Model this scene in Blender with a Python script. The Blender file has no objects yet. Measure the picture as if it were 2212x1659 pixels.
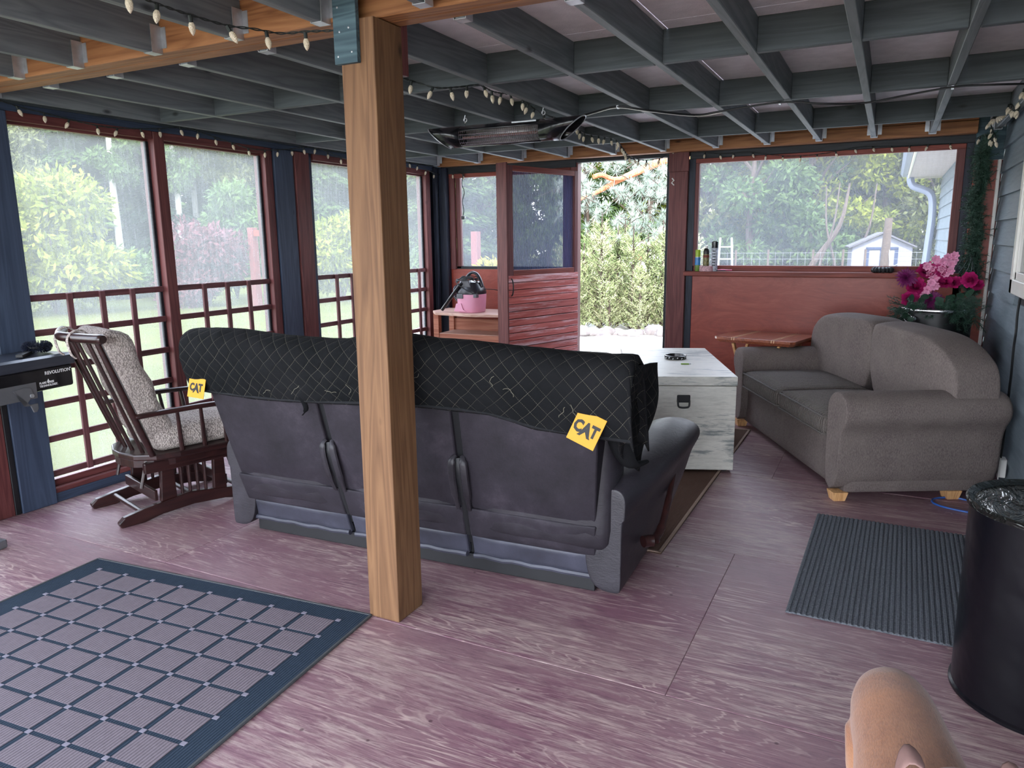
import bpy, bmesh, math, random
from mathutils import Vector, Matrix, Euler, noise
R = random.Random(7)
PI = math.pi
C = bpy.context.scene.collection
sc = bpy.context.scene
# ------------------------------------------------------------------ camera, light, exposure
FPX = 1600.0; CX, CY = 1106.0, 829.5; HC = 1.5
_y, _p, _r = math.radians(26.8), math.radians(10.98), math.radians(-0.65)
_f = Vector((-math.sin(_y)*math.cos(_p), math.cos(_y)*math.cos(_p), -math.sin(_p)))
_rt = Vector((math.cos(_y), math.sin(_y), 0)); _up = _rt.cross(_f)
RT = math.cos(_r)*_rt + math.sin(_r)*_up
UP = -math.sin(_r)*_rt + math.cos(_r)*_up
cam_d = bpy.data.cameras.new('camera'); cam = bpy.data.objects.new('camera', cam_d); C.objects.link(cam)
cam_d.sensor_width = 36.0; cam_d.lens = FPX/2212*36; cam_d.clip_start = 0.05; cam_d.clip_end = 400
m = Matrix((RT, UP, -_f)).transposed().to_4x4(); m.translation = (0, 0, HC)
cam.matrix_world = m; sc.camera = cam
def ray(x, y): return RT*((x-CX)/FPX) + UP*(-(y-CY)/FPX) + _f
def at(x, y, axis, v):
    "world point seen at photo pixel x,y on the plane axis = v"
    d = ray(x, y); o = Vector((0, 0, HC)); i = 'xyz'.index(axis)
    return o + d*((v-o[i])/d[i])

w = bpy.data.worlds.new('sky'); sc.world = w; w.use_nodes = True
nt = w.node_tree; bg = nt.nodes['Background']
tc = nt.nodes.new('ShaderNodeTexCoord'); sp = nt.nodes.new('ShaderNodeSeparateXYZ'); cr = nt.nodes.new('ShaderNodeValToRGB')
nt.links.new(tc.outputs['Generated'], sp.inputs[0]); nt.links.new(sp.outputs['Z'], cr.inputs[0])
cr.color_ramp.elements[0].position = 0.0; cr.color_ramp.elements[0].color = (0.90, 0.94, 1.0, 1)
cr.color_ramp.elements[1].position = 0.8; cr.color_ramp.elements[1].color = (0.64, 0.76, 1.0, 1)
nt.links.new(cr.outputs[0], bg.inputs[0]); bg.inputs[1].default_value = 1.0
sun_d = bpy.data.lights.new('sun', 'SUN'); sun = bpy.data.objects.new('sun', sun_d); C.objects.link(sun)
sun_d.energy = 1.0; sun_d.angle = math.radians(4); sun_d.color = (1.0, 0.94, 0.86)
sun.rotation_euler = Vector((-0.28, 0.72, -0.85)).to_track_quat('-Z', 'Y').to_euler()
sc.view_settings.view_transform = 'Standard'; sc.view_settings.look = 'None'
sc.view_settings.gamma = 1.0; sc.view_settings.use_curve_mapping = False
sc.view_settings.exposure = 3.4
sc.cycles.max_bounces = 8; sc.cycles.transparent_max_bounces = 24; sc.cycles.diffuse_bounces = 5
sc.cycles.use_denoising = True

# ------------------------------------------------------------------ materials
def S(r, g, b):
    f = lambda c: (c/255/12.92 if c/255 <= 0.04045 else ((c/255+0.055)/1.055)**2.4)
    return (f(r), f(g), f(b), 1)
class NB:
    def __init__(s, name):
        s.m = bpy.data.materials.new(name); s.m.use_nodes = True; s.t = s.m.node_tree
        s.b = s.t.nodes['Principled BSDF']; s.out = s.t.nodes['Material Output']
    def n(s, ty, **k):
        x = s.t.nodes.new('ShaderNode'+ty)
        for a, v in k.items():
            if a.startswith('i_'): 
                key = a[2:]; key = int(key) if key.isdigit() else key.replace('_', ' ')
                s.set(x, key, v)
            else: setattr(x, a, v)
        return x
    def set(s, x, key, v):
        if isinstance(v, bpy.types.NodeSocket): s.t.links.new(v, x.inputs[key])
        else: x.inputs[key].default_value = v
    def math(s, op, a, b=None, c=None):
        x = s.n('Math', operation=op); s.set(x, 0, a)
        if b is not None: s.set(x, 1, b)
        if c is not None: s.set(x, 2, c)
        return x.outputs[0]
    def coord(s, kind='Object', scale=(1,1,1), rot=(0,0,0), rnd=True, vec=None):
        tc = s.n('TexCoord'); v = vec or tc.outputs[kind]
        if rnd:
            oi = s.n('ObjectInfo'); mu = s.n('VectorMath', operation='MULTIPLY'); 
            cb = s.n('CombineXYZ'); [s.t.links.new(oi.outputs['Random'], cb.inputs[i]) for i in range(3)]
            s.t.links.new(cb.outputs[0], mu.inputs[0]); mu.inputs[1].default_value = (13.7, 7.3, 9.1)
            ad = s.n('VectorMath', operation='ADD'); s.t.links.new(v, ad.inputs[0]); s.t.links.new(mu.outputs[0], ad.inputs[1]); v = ad.outputs[0]
        mp = s.n('Mapping'); s.t.links.new(v, mp.inputs[0]); mp.inputs['Scale'].default_value = scale; mp.inputs['Rotation'].default_value = rot
        return mp.outputs[0]
    def noise(s, v, scale=5, detail=4, rough=0.55, dist=0.0):
        x = s.n('TexNoise'); s.t.links.new(v, x.inputs['Vector']); x.inputs['Scale'].default_value = scale
        x.inputs['Detail'].default_value = detail; x.inputs['Roughness'].default_value = rough; x.inputs['Distortion'].default_value = dist
        return x.outputs['Fac']
    def ramp(s, fac, stops, interp='LINEAR'):
        x = s.n('ValToRGB'); s.t.links.new(fac, x.inputs[0]); e = x.color_ramp.elements; x.color_ramp.interpolation = interp
        while len(e) < len(stops): e.new(0.5)
        for q, (p, c) in zip(e, stops):
            q.position = p; q.color = c if not isinstance(c, (int, float)) else (c, c, c, 1)
        return x.outputs[0]
    def mix(s, fac, a, b, mode='MIX'):
        x = s.n('Mix', data_type='RGBA', blend_type=mode)
        s.set(x, 0, fac); s.set(x, 6, a); s.set(x, 7, b); return x.outputs[2]
    def bump(s, h, strength=0.3, dist=0.01, normal=None):
        x = s.n('Bump'); s.t.links.new(h, x.inputs['Height']); x.inputs['Strength'].default_value = strength; x.inputs['Distance'].default_value = dist
        if normal is not None: s.t.links.new(normal, x.inputs['Normal'])
        s.t.links.new(x.outputs[0], s.b.inputs['Normal']); return x.outputs[0]
    def fin(s, col, rough=0.6, metal=0.0, spec=0.5):
        s.set(s.b, 'Base Color', col); s.set(s.b, 'Roughness', rough); s.b.inputs['Metallic'].default_value = metal
        s.b.inputs['Specular IOR Level'].default_value = spec; return s.m
def plain(name, c, rough=0.6, metal=0.0, spec=0.5, var=0.15, scale=8, bump=0.0):
    k = NB(name); n = k.noise(k.coord(), scale, 5)
    lo = tuple(x*(1-var) for x in c[:3])+(1,); hi = tuple(min(1, x*(1+var)) for x in c[:3])+(1,)
    col = k.ramp(n, [(0.3, lo), (0.7, hi)])
    if bump: k.bump(k.noise(k.coord(), scale*12, 3), bump, 0.003)
    return k.fin(col, rough, metal, spec)
def wood(name, c1, c2, axis='x', grain=60, rough=0.6, knots=True, wear=None, wearamt=0.0, spec=0.3, bump=0.15, vary=0.07):
    k = NB(name); q = {'x': (0.06, 1, 1), 'y': (1, 0.06, 1), 'z': (1, 1, 0.06)}[axis]
    v = k.coord(scale=q)
    big = k.noise(v, 9, 3, 0.5, 0.6); fine = k.noise(v, grain*1.6, 3, 0.6)
    rings = k.math('FRACT', k.math('MULTIPLY', big, 9.0)); rings = k.math('ABSOLUTE', k.math('SUBTRACT', rings, 0.5))
    f = k.math('ADD', k.math('MULTIPLY', rings, 1.0), k.math('MULTIPLY', fine, 0.6))
    col = k.ramp(f, [(0.2, c1), (0.85, c2)])
    if knots:
        vo = k.n('TexVoronoi', feature='F1'); q2 = {'x': (0.45, 1, 1), 'y': (1, 0.45, 1), 'z': (1, 1, 0.45)}[axis]
        k.t.links.new(k.coord(scale=q2), vo.inputs['Vector']); vo.inputs['Scale'].default_value = 5.5
        kn = k.ramp(vo.outputs['Distance'], [(0.03, 1.0), (0.09, 0.0)])
        col = k.mix(kn, col, tuple(x*0.35 for x in c1[:3])+(1,))
    if wear:
        wv = k.noise(v, 14, 6, 0.75); wm = k.ramp(wv, [(0.62-wearamt*0.3, 0.0), (0.72-wearamt*0.2, 1.0)])
        col = k.mix(wm, col, wear)
    oi = k.n('ObjectInfo'); br_ = k.math('MULTIPLY_ADD', oi.outputs['Random'], 2*vary, 1-vary); cb = k.n('CombineXYZ'); [k.t.links.new(br_, cb.inputs[i]) for i in range(3)]
    col = k.mix(1.0, col, cb.outputs[0], 'MULTIPLY')
    k.bump(f, bump, 0.004)
    return k.fin(col, rough, 0, spec)
M = {}
M['cedar_z'] = wood('cedar_z', S(96,68,46), S(124,92,64), 'z')
M['cedar_x'] = wood('cedar_x', S(116,74,44), S(156,108,70), 'x')
M['red_z'] = wood('red_stain_z', S(82,42,42), S(110,62,60), 'z', rough=0.5, wear=S(150,95,85), wearamt=-0.1)
M['red_y'] = wood('red_stain_y', S(84,42,42), S(114,64,62), 'y', rough=0.5)
M['red_x'] = wood('red_stain_x', S(98,42,34), S(136,66,54), 'x', rough=0.5)
k = NB('red_plywood'); v = k.coord(scale=(.35,1,1)); n = k.noise(v, 5, 7, .7, 2.5); n2 = k.noise(k.coord(scale=(.1,1,1)), 90, 3, .6)
M['redply'] = k.fin(k.ramp(k.math('ADD', k.math('MULTIPLY', n, .8), k.math('MULTIPLY', n2, .2)), [(.3, S(118,46,36)), (.5, S(138,58,44)), (.7, S(158,78,60))]), .38, 0, .4)
M['blue_z'] = wood('blue_stain_z', S(50,60,78), S(66,78,98), 'z', rough=0.55, bump=.06)
M['blue_y'] = wood('blue_stain_y', S(46,55,72), S(60,72,92), 'y', rough=0.55)
M['navy_z'] = wood('navy_stain_z', S(22,26,36), S(40,46,60), 'z', rough=0.5)
M['black_x'] = wood('black_trim_x', S(22,24,28), S(40,44,50), 'x', rough=0.5)
M['teal_z'] = wood('teal_plywood', S(52,72,82), S(84,108,116), 'x', grain=30, rough=0.6, knots=False, wear=S(150,140,125), wearamt=-0.2)
M['joist_y'] = wood('joist_paint_y', S(88,94,98), S(112,118,120), 'y', rough=0.55, knots=True, wear=S(150,150,142), wearamt=-0.25)
M['block_x'] = wood('blocking_paint_x', S(66,72,75), S(82,89,92), 'x', rough=0.6)
M['sheath'] = plain('roof_sheathing', S(228,222,224), 0.8, var=0.08, scale=14, bump=0.6)
M['galv'] = plain('galvanised_steel', S(185,188,192), 0.4, 0.7, var=0.2, scale=20)
M['lattice_y'] = wood('lattice_y', S(88,52,54), S(114,74,76), 'y', rough=0.55, knots=False)
M['lattice_z'] = wood('lattice_z', S(88,52,54), S(114,74,76), 'z', rough=0.55, knots=False)
M['white_metal'] = plain('white_paint', S(228,226,220), 0.35, var=0.03)
M['black_gloss'] = plain('black_gloss', S(18,18,22), 0.22, var=0.1)
M['black_matt'] = plain('black_plastic', S(22,23,26), 0.55, var=0.2)
M['chrome'] = plain('chrome', S(210,210,212), 0.15, 1.0, var=0.03)
M['dkwood'] = wood('espresso_wood', S(28,14,14), S(50,26,24), 'y', rough=0.28, knots=False, spec=0.6, bump=0.03)
M['white_txt'] = plain('white_lettering', S(225,225,225), 0.6, var=0.0)
M['black_txt'] = plain('black_lettering', S(16,16,16), 0.6, var=0.0)

def m_floor():
    k = NB('worn_deck_paint'); v = k.coord(scale=(0.10, 1, 1)); v2 = k.coord(scale=(0.5, 1, 1))
    g = k.noise(v, 26, 9, 0.72, 1.0); fine = k.noise(v, 95, 5, 0.75, 0.3); patch = k.noise(v2, 1.3, 5, 0.6, 0.4); blot = k.noise(v2, 3.5, 5, 0.65)
    f = k.math('ADD', k.math('MULTIPLY', g, 0.62), k.math('ADD', k.math('MULTIPLY', fine, 0.26), k.math('MULTIPLY', patch, 0.46)))
    base = k.mix(k.ramp(blot, [(0.35, 0.0), (0.65, 1.0)]), S(128,90,102), S(144,114,118))
    dark = k.mix(k.ramp(fine, [(0.36, 0.55), (0.5, 0.0)]), base, S(96,64,78))
    wear = k.ramp(f, [(0.67, 0.0), (0.73, 0.45), (0.84, 0.95)])
    wc = k.mix(k.ramp(fine, [(0.4, 0.0), (0.6, 1.0)]), S(148,126,124), S(190,170,162))
    cg = k.noise(k.coord(scale=(0.11, 1, 1)), 5.5, 4, 0.5, 1.4); ln = k.math('ABSOLUTE', k.math('SUBTRACT', k.math('FRACT', k.math('MULTIPLY', cg, 17.0)), 0.5))
    lm = k.math('MULTIPLY', k.ramp(ln, [(0.03, 1.0), (0.13, 0.0)]), k.ramp(k.noise(v2, 2.6, 5, 0.7), [(0.45, 0.0), (0.62, 0.8)]))
    col = k.mix(lm, k.mix(wear, dark, wc), S(196,172,164))
    sp_ = k.n('TexVoronoi', feature='F1'); k.t.links.new(k.coord(rnd=False), sp_.inputs['Vector']); sp_.inputs['Scale'].default_value = 7.0
    col = k.mix(k.ramp(sp_.outputs['Distance'], [(0.035, 0.7), (0.06, 0.0)]), col, S(70,44,54))
    k.bump(k.math('ADD', g, k.math('MULTIPLY', fine, 0.6)), 0.35, 0.004)
    return k.fin(col, k.ramp(fine, [(0.3, 0.42), (0.7, 0.6)]), 0, 0.45)
M['floor'] = m_floor()
def m_screen(name, tint, dens, streak=True, rough_col=None):
    k = NB(name); k.t.nodes.remove(k.b)
    tr = k.n('BsdfTransparent'); df = k.n('BsdfDiffuse'); tl = k.n('BsdfTranslucent')
    k.set(df, 'Color', tint); k.set(tl, 'Color', tint)
    m1 = k.n('MixShader'); m1.inputs[0].default_value = 0.62; k.t.links.new(df.outputs[0], m1.inputs[1]); k.t.links.new(tl.outputs[0], m1.inputs[2])
    n1 = k.noise(k.coord(scale=(1, 1, 0.12), rnd=False), 40, 3, 0.7); n2 = k.noise(k.coord(scale=(1, 1, 1), rnd=False), 3, 3)
    n3 = k.noise(k.coord(scale=(6, 6, 1), rnd=False), 60, 2, 0.6); n4 = k.noise(k.coord(scale=(1, 1, 8), rnd=False), 60, 2, 0.6)
    f = k.math('ADD', k.math('MULTIPLY', n1, 0.22), k.math('ADD', k.math('MULTIPLY', n2, 0.14), k.math('MULTIPLY', k.math('ADD', n3, n4), 0.12)))
    f = k.math('ADD', f, dens-0.30)
    m2 = k.n('MixShader'); k.t.links.new(f, m2.inputs[0]); k.t.links.new(tr.outputs[0], m2.inputs[1]); k.t.links.new(m1.outputs[0], m2.inputs[2])
    k.t.links.new(m2.outputs[0], k.out.inputs[0]); return k.m
M['screen'] = m_screen('insect_screen', (0.46, 0.48, 0.48, 1), 0.39)
M['screen_far'] = m_screen('insect_screen_far', (0.42, 0.44, 0.47, 1), 0.33)
def m_doorscreen():
    k = NB('door_screen_mesh'); k.t.nodes.remove(k.b)
    tr = k.n('BsdfTransparent'); df = k.n('BsdfDiffuse'); k.set(df, 'Color', S(70,78,112))
    v = k.coord(scale=(1, 1, 1), rnd=False); wv = k.n('TexWave', wave_type='BANDS', bands_direction='X')
    wv.inputs['Scale'].default_value = 16; wv.inputs['Distortion'].default_value = 9; wv.inputs['Detail'].default_value = 0; wv.inputs['Detail Scale'].default_value = 0.18
    k.t.links.new(v, wv.inputs['Vector'])
    f = k.math('ADD', k.math('MULTIPLY', wv.outputs['Fac'], 0.16), 0.66)
    m2 = k.n('MixShader'); k.t.links.new(f, m2.inputs[0]); k.t.links.new(tr.outputs[0], m2.inputs[1]); k.t.links.new(df.outputs[0], m2.inputs[2])
    k.t.links.new(m2.outputs[0], k.out.inputs[0]); return k.m
M['doorscreen'] = m_doorscreen()

# ------------------------------------------------------------------ mesh helpers
class MB:
    def __init__(s): s.v = []; s.f = []; s.uv = None
    def add(s, vs, fs):
        o = len(s.v); s.v += [Vector(x) for x in vs]; s.f += [tuple(i+o for i in f) for f in fs]; return s
    def box(s, x0, x1, y0, y1, z0, z1):
        return s.add([(x0,y0,z0),(x1,y0,z0),(x1,y1,z0),(x0,y1,z0),(x0,y0,z1),(x1,y0,z1),(x1,y1,z1),(x0,y1,z1)],
                     [(0,3,2,1),(4,5,6,7),(0,1,5,4),(1,2,6,5),(2,3,7,6),(3,0,4,7)])
    def bar(s, p, q, w, h, up=(0,0,1), w2=None, h2=None):
        p, q = Vector(p), Vector(q); d = (q-p).normalized(); up = Vector(up); sd = d.cross(up)
        if sd.length < 1e-4: sd = d.cross(Vector((0,1,0)))
        sd.normalize(); u = sd.cross(d); w2 = w2 or w; h2 = h2 or h; vs = []
        for c, a, b in ((p, w, h), (q, w2, h2)):
            for i, j in ((-1,-1),(1,-1),(1,1),(-1,1)): vs.append(c+sd*i*a/2+u*j*b/2)
        return s.add(vs, [(0,3,2,1),(4,5,6,7),(0,1,5,4),(1,2,6,5),(2,3,7,6),(3,0,4,7)])
    def loft(s, rings, cap=True, close=True):
        n = len(rings[0]); vs = [p for r in rings for p in r]; fs = []
        for i in range(len(rings)-1):
            for j in range(n if close else n-1):
                k = (j+1) % n; fs.append((i*n+j, i*n+k, (i+1)*n+k, (i+1)*n+j))
        if cap and close: fs.append(tuple(reversed(range(n)))); fs.append(tuple((len(rings)-1)*n+j for j in range(n)))
        return s.add(vs, fs)
    def tube(s, pts, r, n=8, cap=True, flat=1.0):
        pts = [Vector(p) for p in pts]; rings = []; rr = r if isinstance(r, (list, tuple)) else [r]*len(pts)
        prev = None
        for i, p in enumerate(pts):
            d = (pts[min(i+1, len(pts)-1)]-pts[max(i-1, 0)])
            if d.length < 1e-9: d = Vector((0,0,1))
            d.normalize()
            if prev is None:
                a = d.cross(Vector((0,0,1))); a = a if a.length > 1e-3 else d.cross(Vector((1,0,0)))
            else: a = prev - d*prev.dot(d)
            a.normalize(); b = d.cross(a); prev = a
            rings.append([p + (a*math.cos(2*PI*j/n) + b*math.sin(2*PI*j/n)*flat)*rr[i] for j in range(n)])
        return s.loft(rings, cap)
    def lathe(s, prof, n=24, c=(0,0,0), cap=True):
        c = Vector(c); return s.loft([[c+Vector((r*math.cos(2*PI*j/n), r*math.sin(2*PI*j/n), z)) for j in range(n)] for r, z in prof], cap)
    def prism(s, poly, a, b, fn=lambda x, y, z: (x, y, z)):
        return s.loft([[Vector(fn(x, y, a)) for x, y in poly], [Vector(fn(x, y, b)) for x, y in poly]])
    def grid(s, f, nu, nv):
        vs = [Vector(f(i/nu, j/nv)) for i in range(nu+1) for j in range(nv+1)]
        return s.add(vs, [(i*(nv+1)+j, (i+1)*(nv+1)+j, (i+1)*(nv+1)+j+1, i*(nv+1)+j+1) for i in range(nu) for j in range(nv)])
    def rbox(s, c, size, r, n=8, fn=None, R3=None):
        "rounded box as a deformed cube grid; fn(p, u) can displace"
        c = Vector(c); h = Vector(size)/2; r = min(r, min(h)*0.999); inner = h-Vector((r,r,r)); idx = {}; vs = []; fs = []
        def vid(a):
            if a in idx: return idx[a]
            u = Vector([2*t/n-1 for t in a]); 
            u = Vector([math.copysign(1-(1-abs(t))**1.5, t) for t in u])
            p = Vector([u[i]*h[i] for i in range(3)]); q = Vector([max(-inner[i], min(inner[i], p[i])) for i in range(3)])
            d = p-q; p = q + d.normalized()*r if d.length > 1e-9 else p
            if fn: p = Vector(fn(p, u))
            if R3: p = R3 @ p
            idx[a] = len(vs); vs.append(c+p); return idx[a]
        for ax in range(3):
            for side in (0, n):
                for i in range(n):
                    for j in range(n):
                        q = []
                        for (a, b) in ((i,j),(i+1,j),(i+1,j+1),(i,j+1)):
                            t = [0,0,0]; t[ax] = side; t[(ax+1)%3] = a; t[(ax+2)%3] = b; q.append(vid(tuple(t)))
                        fs.append(tuple(q) if side else tuple(reversed(q)))
        return s.add(vs, fs)
    def ell(s, c, r, n=12, m=8, R3=None):
        c = Vector(c); vs = []; fs = []
        for i in range(m+1):
            th = PI*i/m
            for j in range(n):
                p = Vector((r[0]*math.sin(th)*math.cos(2*PI*j/n), r[1]*math.sin(th)*math.sin(2*PI*j/n), r[2]*math.cos(th)))
                vs.append(c+(R3 @ p if R3 else p))
        for i in range(m):
            for j in range(n):
                k = (j+1) % n; fs.append((i*n+j, (i+1)*n+j, (i+1)*n+k, i*n+k))
        return s.add(vs, fs)
    def build(s, name, mat, parent=None, smooth=False, bevel=0.0, world=False, sub=0, solid=0.0, seg=2):
        me = bpy.data.meshes.new(name); off = Vector((0,0,0))
        if world and parent is not None:
            p = parent; 
            while p is not None: off += p.location; p = p.parent
        me.from_pydata([v-off for v in s.v], [], s.f); 
        bm = bmesh.new(); bm.from_mesh(me); bmesh.ops.remove_doubles(bm, verts=bm.verts, dist=1e-5)
        bmesh.ops.recalc_face_normals(bm, faces=bm.faces); bm.to_mesh(me); bm.free()
        o = bpy.data.objects.new(name, me); C.objects.link(o); me.materials.append(mat if not isinstance(mat, str) else M[mat])
        if parent is not None: o.parent = parent
        if smooth:
            for p in me.polygons: p.use_smooth = True
            if smooth != 'all':
                try: me.set_sharp_from_angle(angle=math.radians(40))
                except Exception: pass
        if solid: x = o.modifiers.new('solid', 'SOLIDIFY'); x.thickness = solid; x.offset = 0
        if sub: x = o.modifiers.new('sub', 'SUBSURF'); x.levels = sub; x.render_levels = sub
        if bevel: x = o.modifiers.new('bevel', 'BEVEL'); x.width = bevel; x.segments = seg; x.limit_method = 'ANGLE'; x.angle_limit = math.radians(50)
        return o
def box(name, mat, parent, x0, x1, y0, y1, z0, z1, bevel=0.003, world=True):
    return MB().box(x0, x1, y0, y1, z0, z1).build(name, mat, parent, bevel=bevel, world=world, seg=1)
def tag(o, label=None, cat=None, group=None, kind=None):
    if label: o['label'] = label
    if cat: o['category'] = cat
    if group: o['group'] = group
    if kind: o['kind'] = kind
    return o
def empty(name, loc=(0,0,0), rz=0.0, label=None, cat=None, group=None, kind=None):
    o = bpy.data.objects.new(name, None); C.objects.link(o); o.location = loc; o.rotation_euler = (0, 0, rz); o.empty_display_size = 0.1
    return tag(o, label, cat, group, kind)
_kids = {}
def kids(o): return [c for c in bpy.data.objects if c.parent is o]
def dup(root, loc=None, rz=None, label=None, group=None, parent=None, scale=None):
    r = root.copy(); C.objects.link(r)
    if parent is not None: r.parent = parent
    if loc is not None: r.location = loc
    if rz is not None: r.rotation_euler = (0, 0, rz)
    if scale is not None: r.scale = (scale,)*3 if isinstance(scale, (int, float)) else scale
    if label: r['label'] = label
    if group: r['group'] = group
    for ch in kids(root):
        if ch is not r: dup(ch, parent=r)
    return r
def text(name, s, size, mat, parent, loc, rot, ext=0.0006, off=0.0, align='LEFT', sx=1.0, sp=1.0):
    c = bpy.data.curves.new(name, 'FONT'); c.body = s; c.size = size; c.extrude = ext; c.offset = off; c.align_x = align; c.resolution_u = 2; c.space_character = sp
    c.materials.append(M[mat] if isinstance(mat, str) else mat)
    t = bpy.data.objects.new(name+'_font', c); C.objects.link(t); dg_ = bpy.context.evaluated_depsgraph_get()
    me = bpy.data.meshes.new_from_object(t.evaluated_get(dg_)); bpy.data.objects.remove(t)
    o = bpy.data.objects.new(name, me); C.objects.link(o); o.parent = parent; o.location = loc; o.rotation_euler = rot; o.scale = (sx, 1, 1)
    if not me.materials: me.materials.append(M[mat] if isinstance(mat, str) else mat)
    return o
def bez(p0, p1, p2, p3, n=12):
    p0, p1, p2, p3 = map(Vector, (p0, p1, p2, p3))
    return [p0*(1-t)**3+p1*3*t*(1-t)**2+p2*3*t*t*(1-t)+p3*t**3 for t in [i/n for i in range(n+1)]]
def spline(pts, n=6):
    pts = [Vector(p) for p in pts]; out = []
    for i in range(len(pts)-1):
        a, b, c, d = pts[max(i-1,0)], pts[i], pts[i+1], pts[min(i+2,len(pts)-1)]
        for k in range(n):
            t = k/n; out.append(0.5*((2*b)+(c-a)*t+(2*a-5*b+4*c-d)*t*t+(3*b-a-3*c+d)*t**3))
    return out+[pts[-1]]

# ------------------------------------------------------------------ setting
XL, XR, YF = -4.31, 0.70, 6.90      # left wall face, house wall face, far wall face
ZJ = 2.26                            # underside of joists
YB = -1.1
fl = empty('floor', (0,0,0), kind='structure')
ys = [-1.1, -0.22, 1.0, 2.22, 3.48, 4.74, 5.98, 7.1]
for j in range(len(ys)-1):
    xs = [-4.45, -3.0, -0.56, 1.25] if j % 2 else [-4.45, -1.79, 0.65, 1.25]
    for i in range(3):
        if ys[j] > 3.4 and xs[i] > 0.6: continue
        x1 = min(xs[i+1], 0.74) if ys[j] > 3.4 else xs[i+1]
        box('plywood_sheet', 'floor', fl, xs[i]+.0002, x1-.0002, ys[j]+.0015, ys[j+1]-.0015, -0.019-R.uniform(0, .001), -R.uniform(0, .001), 0.002)
box('subfloor', 'black_matt', fl, -4.45, 1.25, YB, 7.1, -0.20, -0.021, 0)
# outside ground lies about a step below
ceil = empty('ceiling', (0,0,0), kind='structure')
for j, y0 in enumerate([-1.2, 0.85, 3.29, 5.73]):
    for i, x0 in enumerate([-4.6, -3.38, -2.16, -0.94, 0.28]):
        x1 = min(x0+1.216, 1.3)
        box('roof_panel', 'sheath', ceil, x0, x1, y0, [0.845, 3.287, 5.727, 7.15][j], ZJ+.14, ZJ+.158, 0)
jx = [-4.24, -3.76, -3.28, -2.80, -2.34, -1.88, -1.42, -1.0, -0.60, -0.20, 0.20, 0.62]
YBM = (2.24, 2.40)                   # beam across the porch
def hanger(parent, x, y, s):
    "U-shaped joist hanger on the beam face at y, facing s along y"
    mb = MB(); w = .024
    mb.box(x-w, x+w, min(y, y+s*.05), max(y, y+s*.05), ZJ-.002, ZJ)
    for q in (-1, 1):
        mb.box(x+q*w-(.0015), x+q*w+.0015, min(y, y+s*.05), max(y, y+s*.05), ZJ-.002, ZJ+.105)
        mb.box(x+q*w if q > 0 else x-w-.028, x+w+.028 if q > 0 else x-w, min(y, y+s*.002), max(y, y+s*.002), ZJ+.02, ZJ+.10)
    return mb.build('joist_hanger', 'galv', parent, world=True)
for x in jx:
    j = box('joist', 'joist_y', ceil, x, x+.038, YBM[1], 6.72, ZJ, ZJ+.14)
    hanger(j, x+.019, 6.72, -1); hanger(j, x+.019, YBM[1], 1)
njx = [-4.15, -3.68, -3.25, -2.75, -2.30, -1.88, -1.45, -1.02, -0.60, -0.20, 0.20, 0.62]
for x in njx:
    j = box('joist', 'joist_y', ceil, x, x+.038, YB+.1, YBM[0], ZJ, ZJ+.14)
    hanger(j, x+.019, YBM[0], -1)
for Y in (3.41, 4.63, 5.93):
    for a, b in zip(jx[:-1], jx[1:]): box('blocking', 'block_x', ceil, a+.038, b, Y, Y+.038, ZJ, ZJ+.14)
for a, b in zip(njx[:-1], njx[1:]): box('blocking', 'block_x', ceil, a+.038, b, 0.9, .938, ZJ, ZJ+.14)
bmz = ZJ+.005
box('beam_plank', 'cedar_x', ceil, -4.31, -1.79, YBM[0]-.0, YBM[0]+.078, bmz, bmz+.18)
box('beam_plank', 'cedar_x', ceil, -4.31, -1.79, YBM[0]+.082, YBM[1], bmz, bmz+.18)
box('beam_plank', 'cedar_x', ceil, -1.785, 1.2, YBM[0]+.03, YBM[0]+.094, bmz, bmz+.18)
box('beam_plank', 'cedar_x', ceil, -1.785, 1.2, YBM[0]+.098, YBM[1], bmz, bmz+.18)
# the post
post = empty('timber_post', (-1.715, 2.315, 0), 0, 'thick square cedar post standing alone between the rug and the black couch', 'post')
MB().box(-.075, .070, -.085, .085, 0, 2.262).build('shaft', 'cedar_z', post, bevel=.004)
gp = MB().box(-.088, .012, -.105, -.0855, 2.115, 2.40).build('gusset_plate', 'teal_z', post, bevel=.002); gp['label'] = 'painted blue grey plywood plate'
for zx, zz in ((-.07, 2.14), (-.01, 2.15), (-.06, 2.22), (-.02, 2.23), (-.065, 2.30)):
    MB().ell((zx, -.106, zz), (.004, .002, .004), 8, 4).build('nail', 'galv', gp)
cl = MB().box(.040, .068, .087, .125, 2.10, 2.40).build('cleat', 'red_z', post, bevel=.002); cl['label'] = 'short red stained board'

# ---- left wall
wl = empty('wall_left', (XL, 0, 0), kind='structure')
def lbox(name, mat, y0, y1, z0, z1, x1=XL, d=.09, par=None): return box(name, mat, par or wl, x1-d, x1, y0, y1, z0, z1)
ZT = 2.155
lbox('header', 'blue_y', YB, 6.9, ZT+.062, ZJ-.002, d=.14)
lbox('rim_joist', 'joist_y', YB, 7.05, ZJ-.002, ZJ+.14, XL-.05, d=.09)
for a, b in ((-1.05, -.87), (.10, .28), (2.32, 2.518), (4.485, 4.69), (6.80, 6.99)):
    lbox('post_board', 'navy_z' if a > 6 else 'blue_z', a, b, 0, ZT+.06, XL+.012 if a < 6 else XL, d=.16)
lbox('stud', 'red_z', 2.07, 2.285, 0, ZT+.06)
lbox('gap_shade_strip', 'black_matt', 2.286, 2.319, 0, ZT+.06, XL+.002)  # black strip stands in for the shade in the gap beside the post
lbox('stud', 'red_z', 3.425, 3.505, .03, ZT+.06, XL+.008, d=.13)
lbox('stud', 'red_z', 4.40, 4.475, .03, ZT+.06, XL+.0, d=.12)
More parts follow.
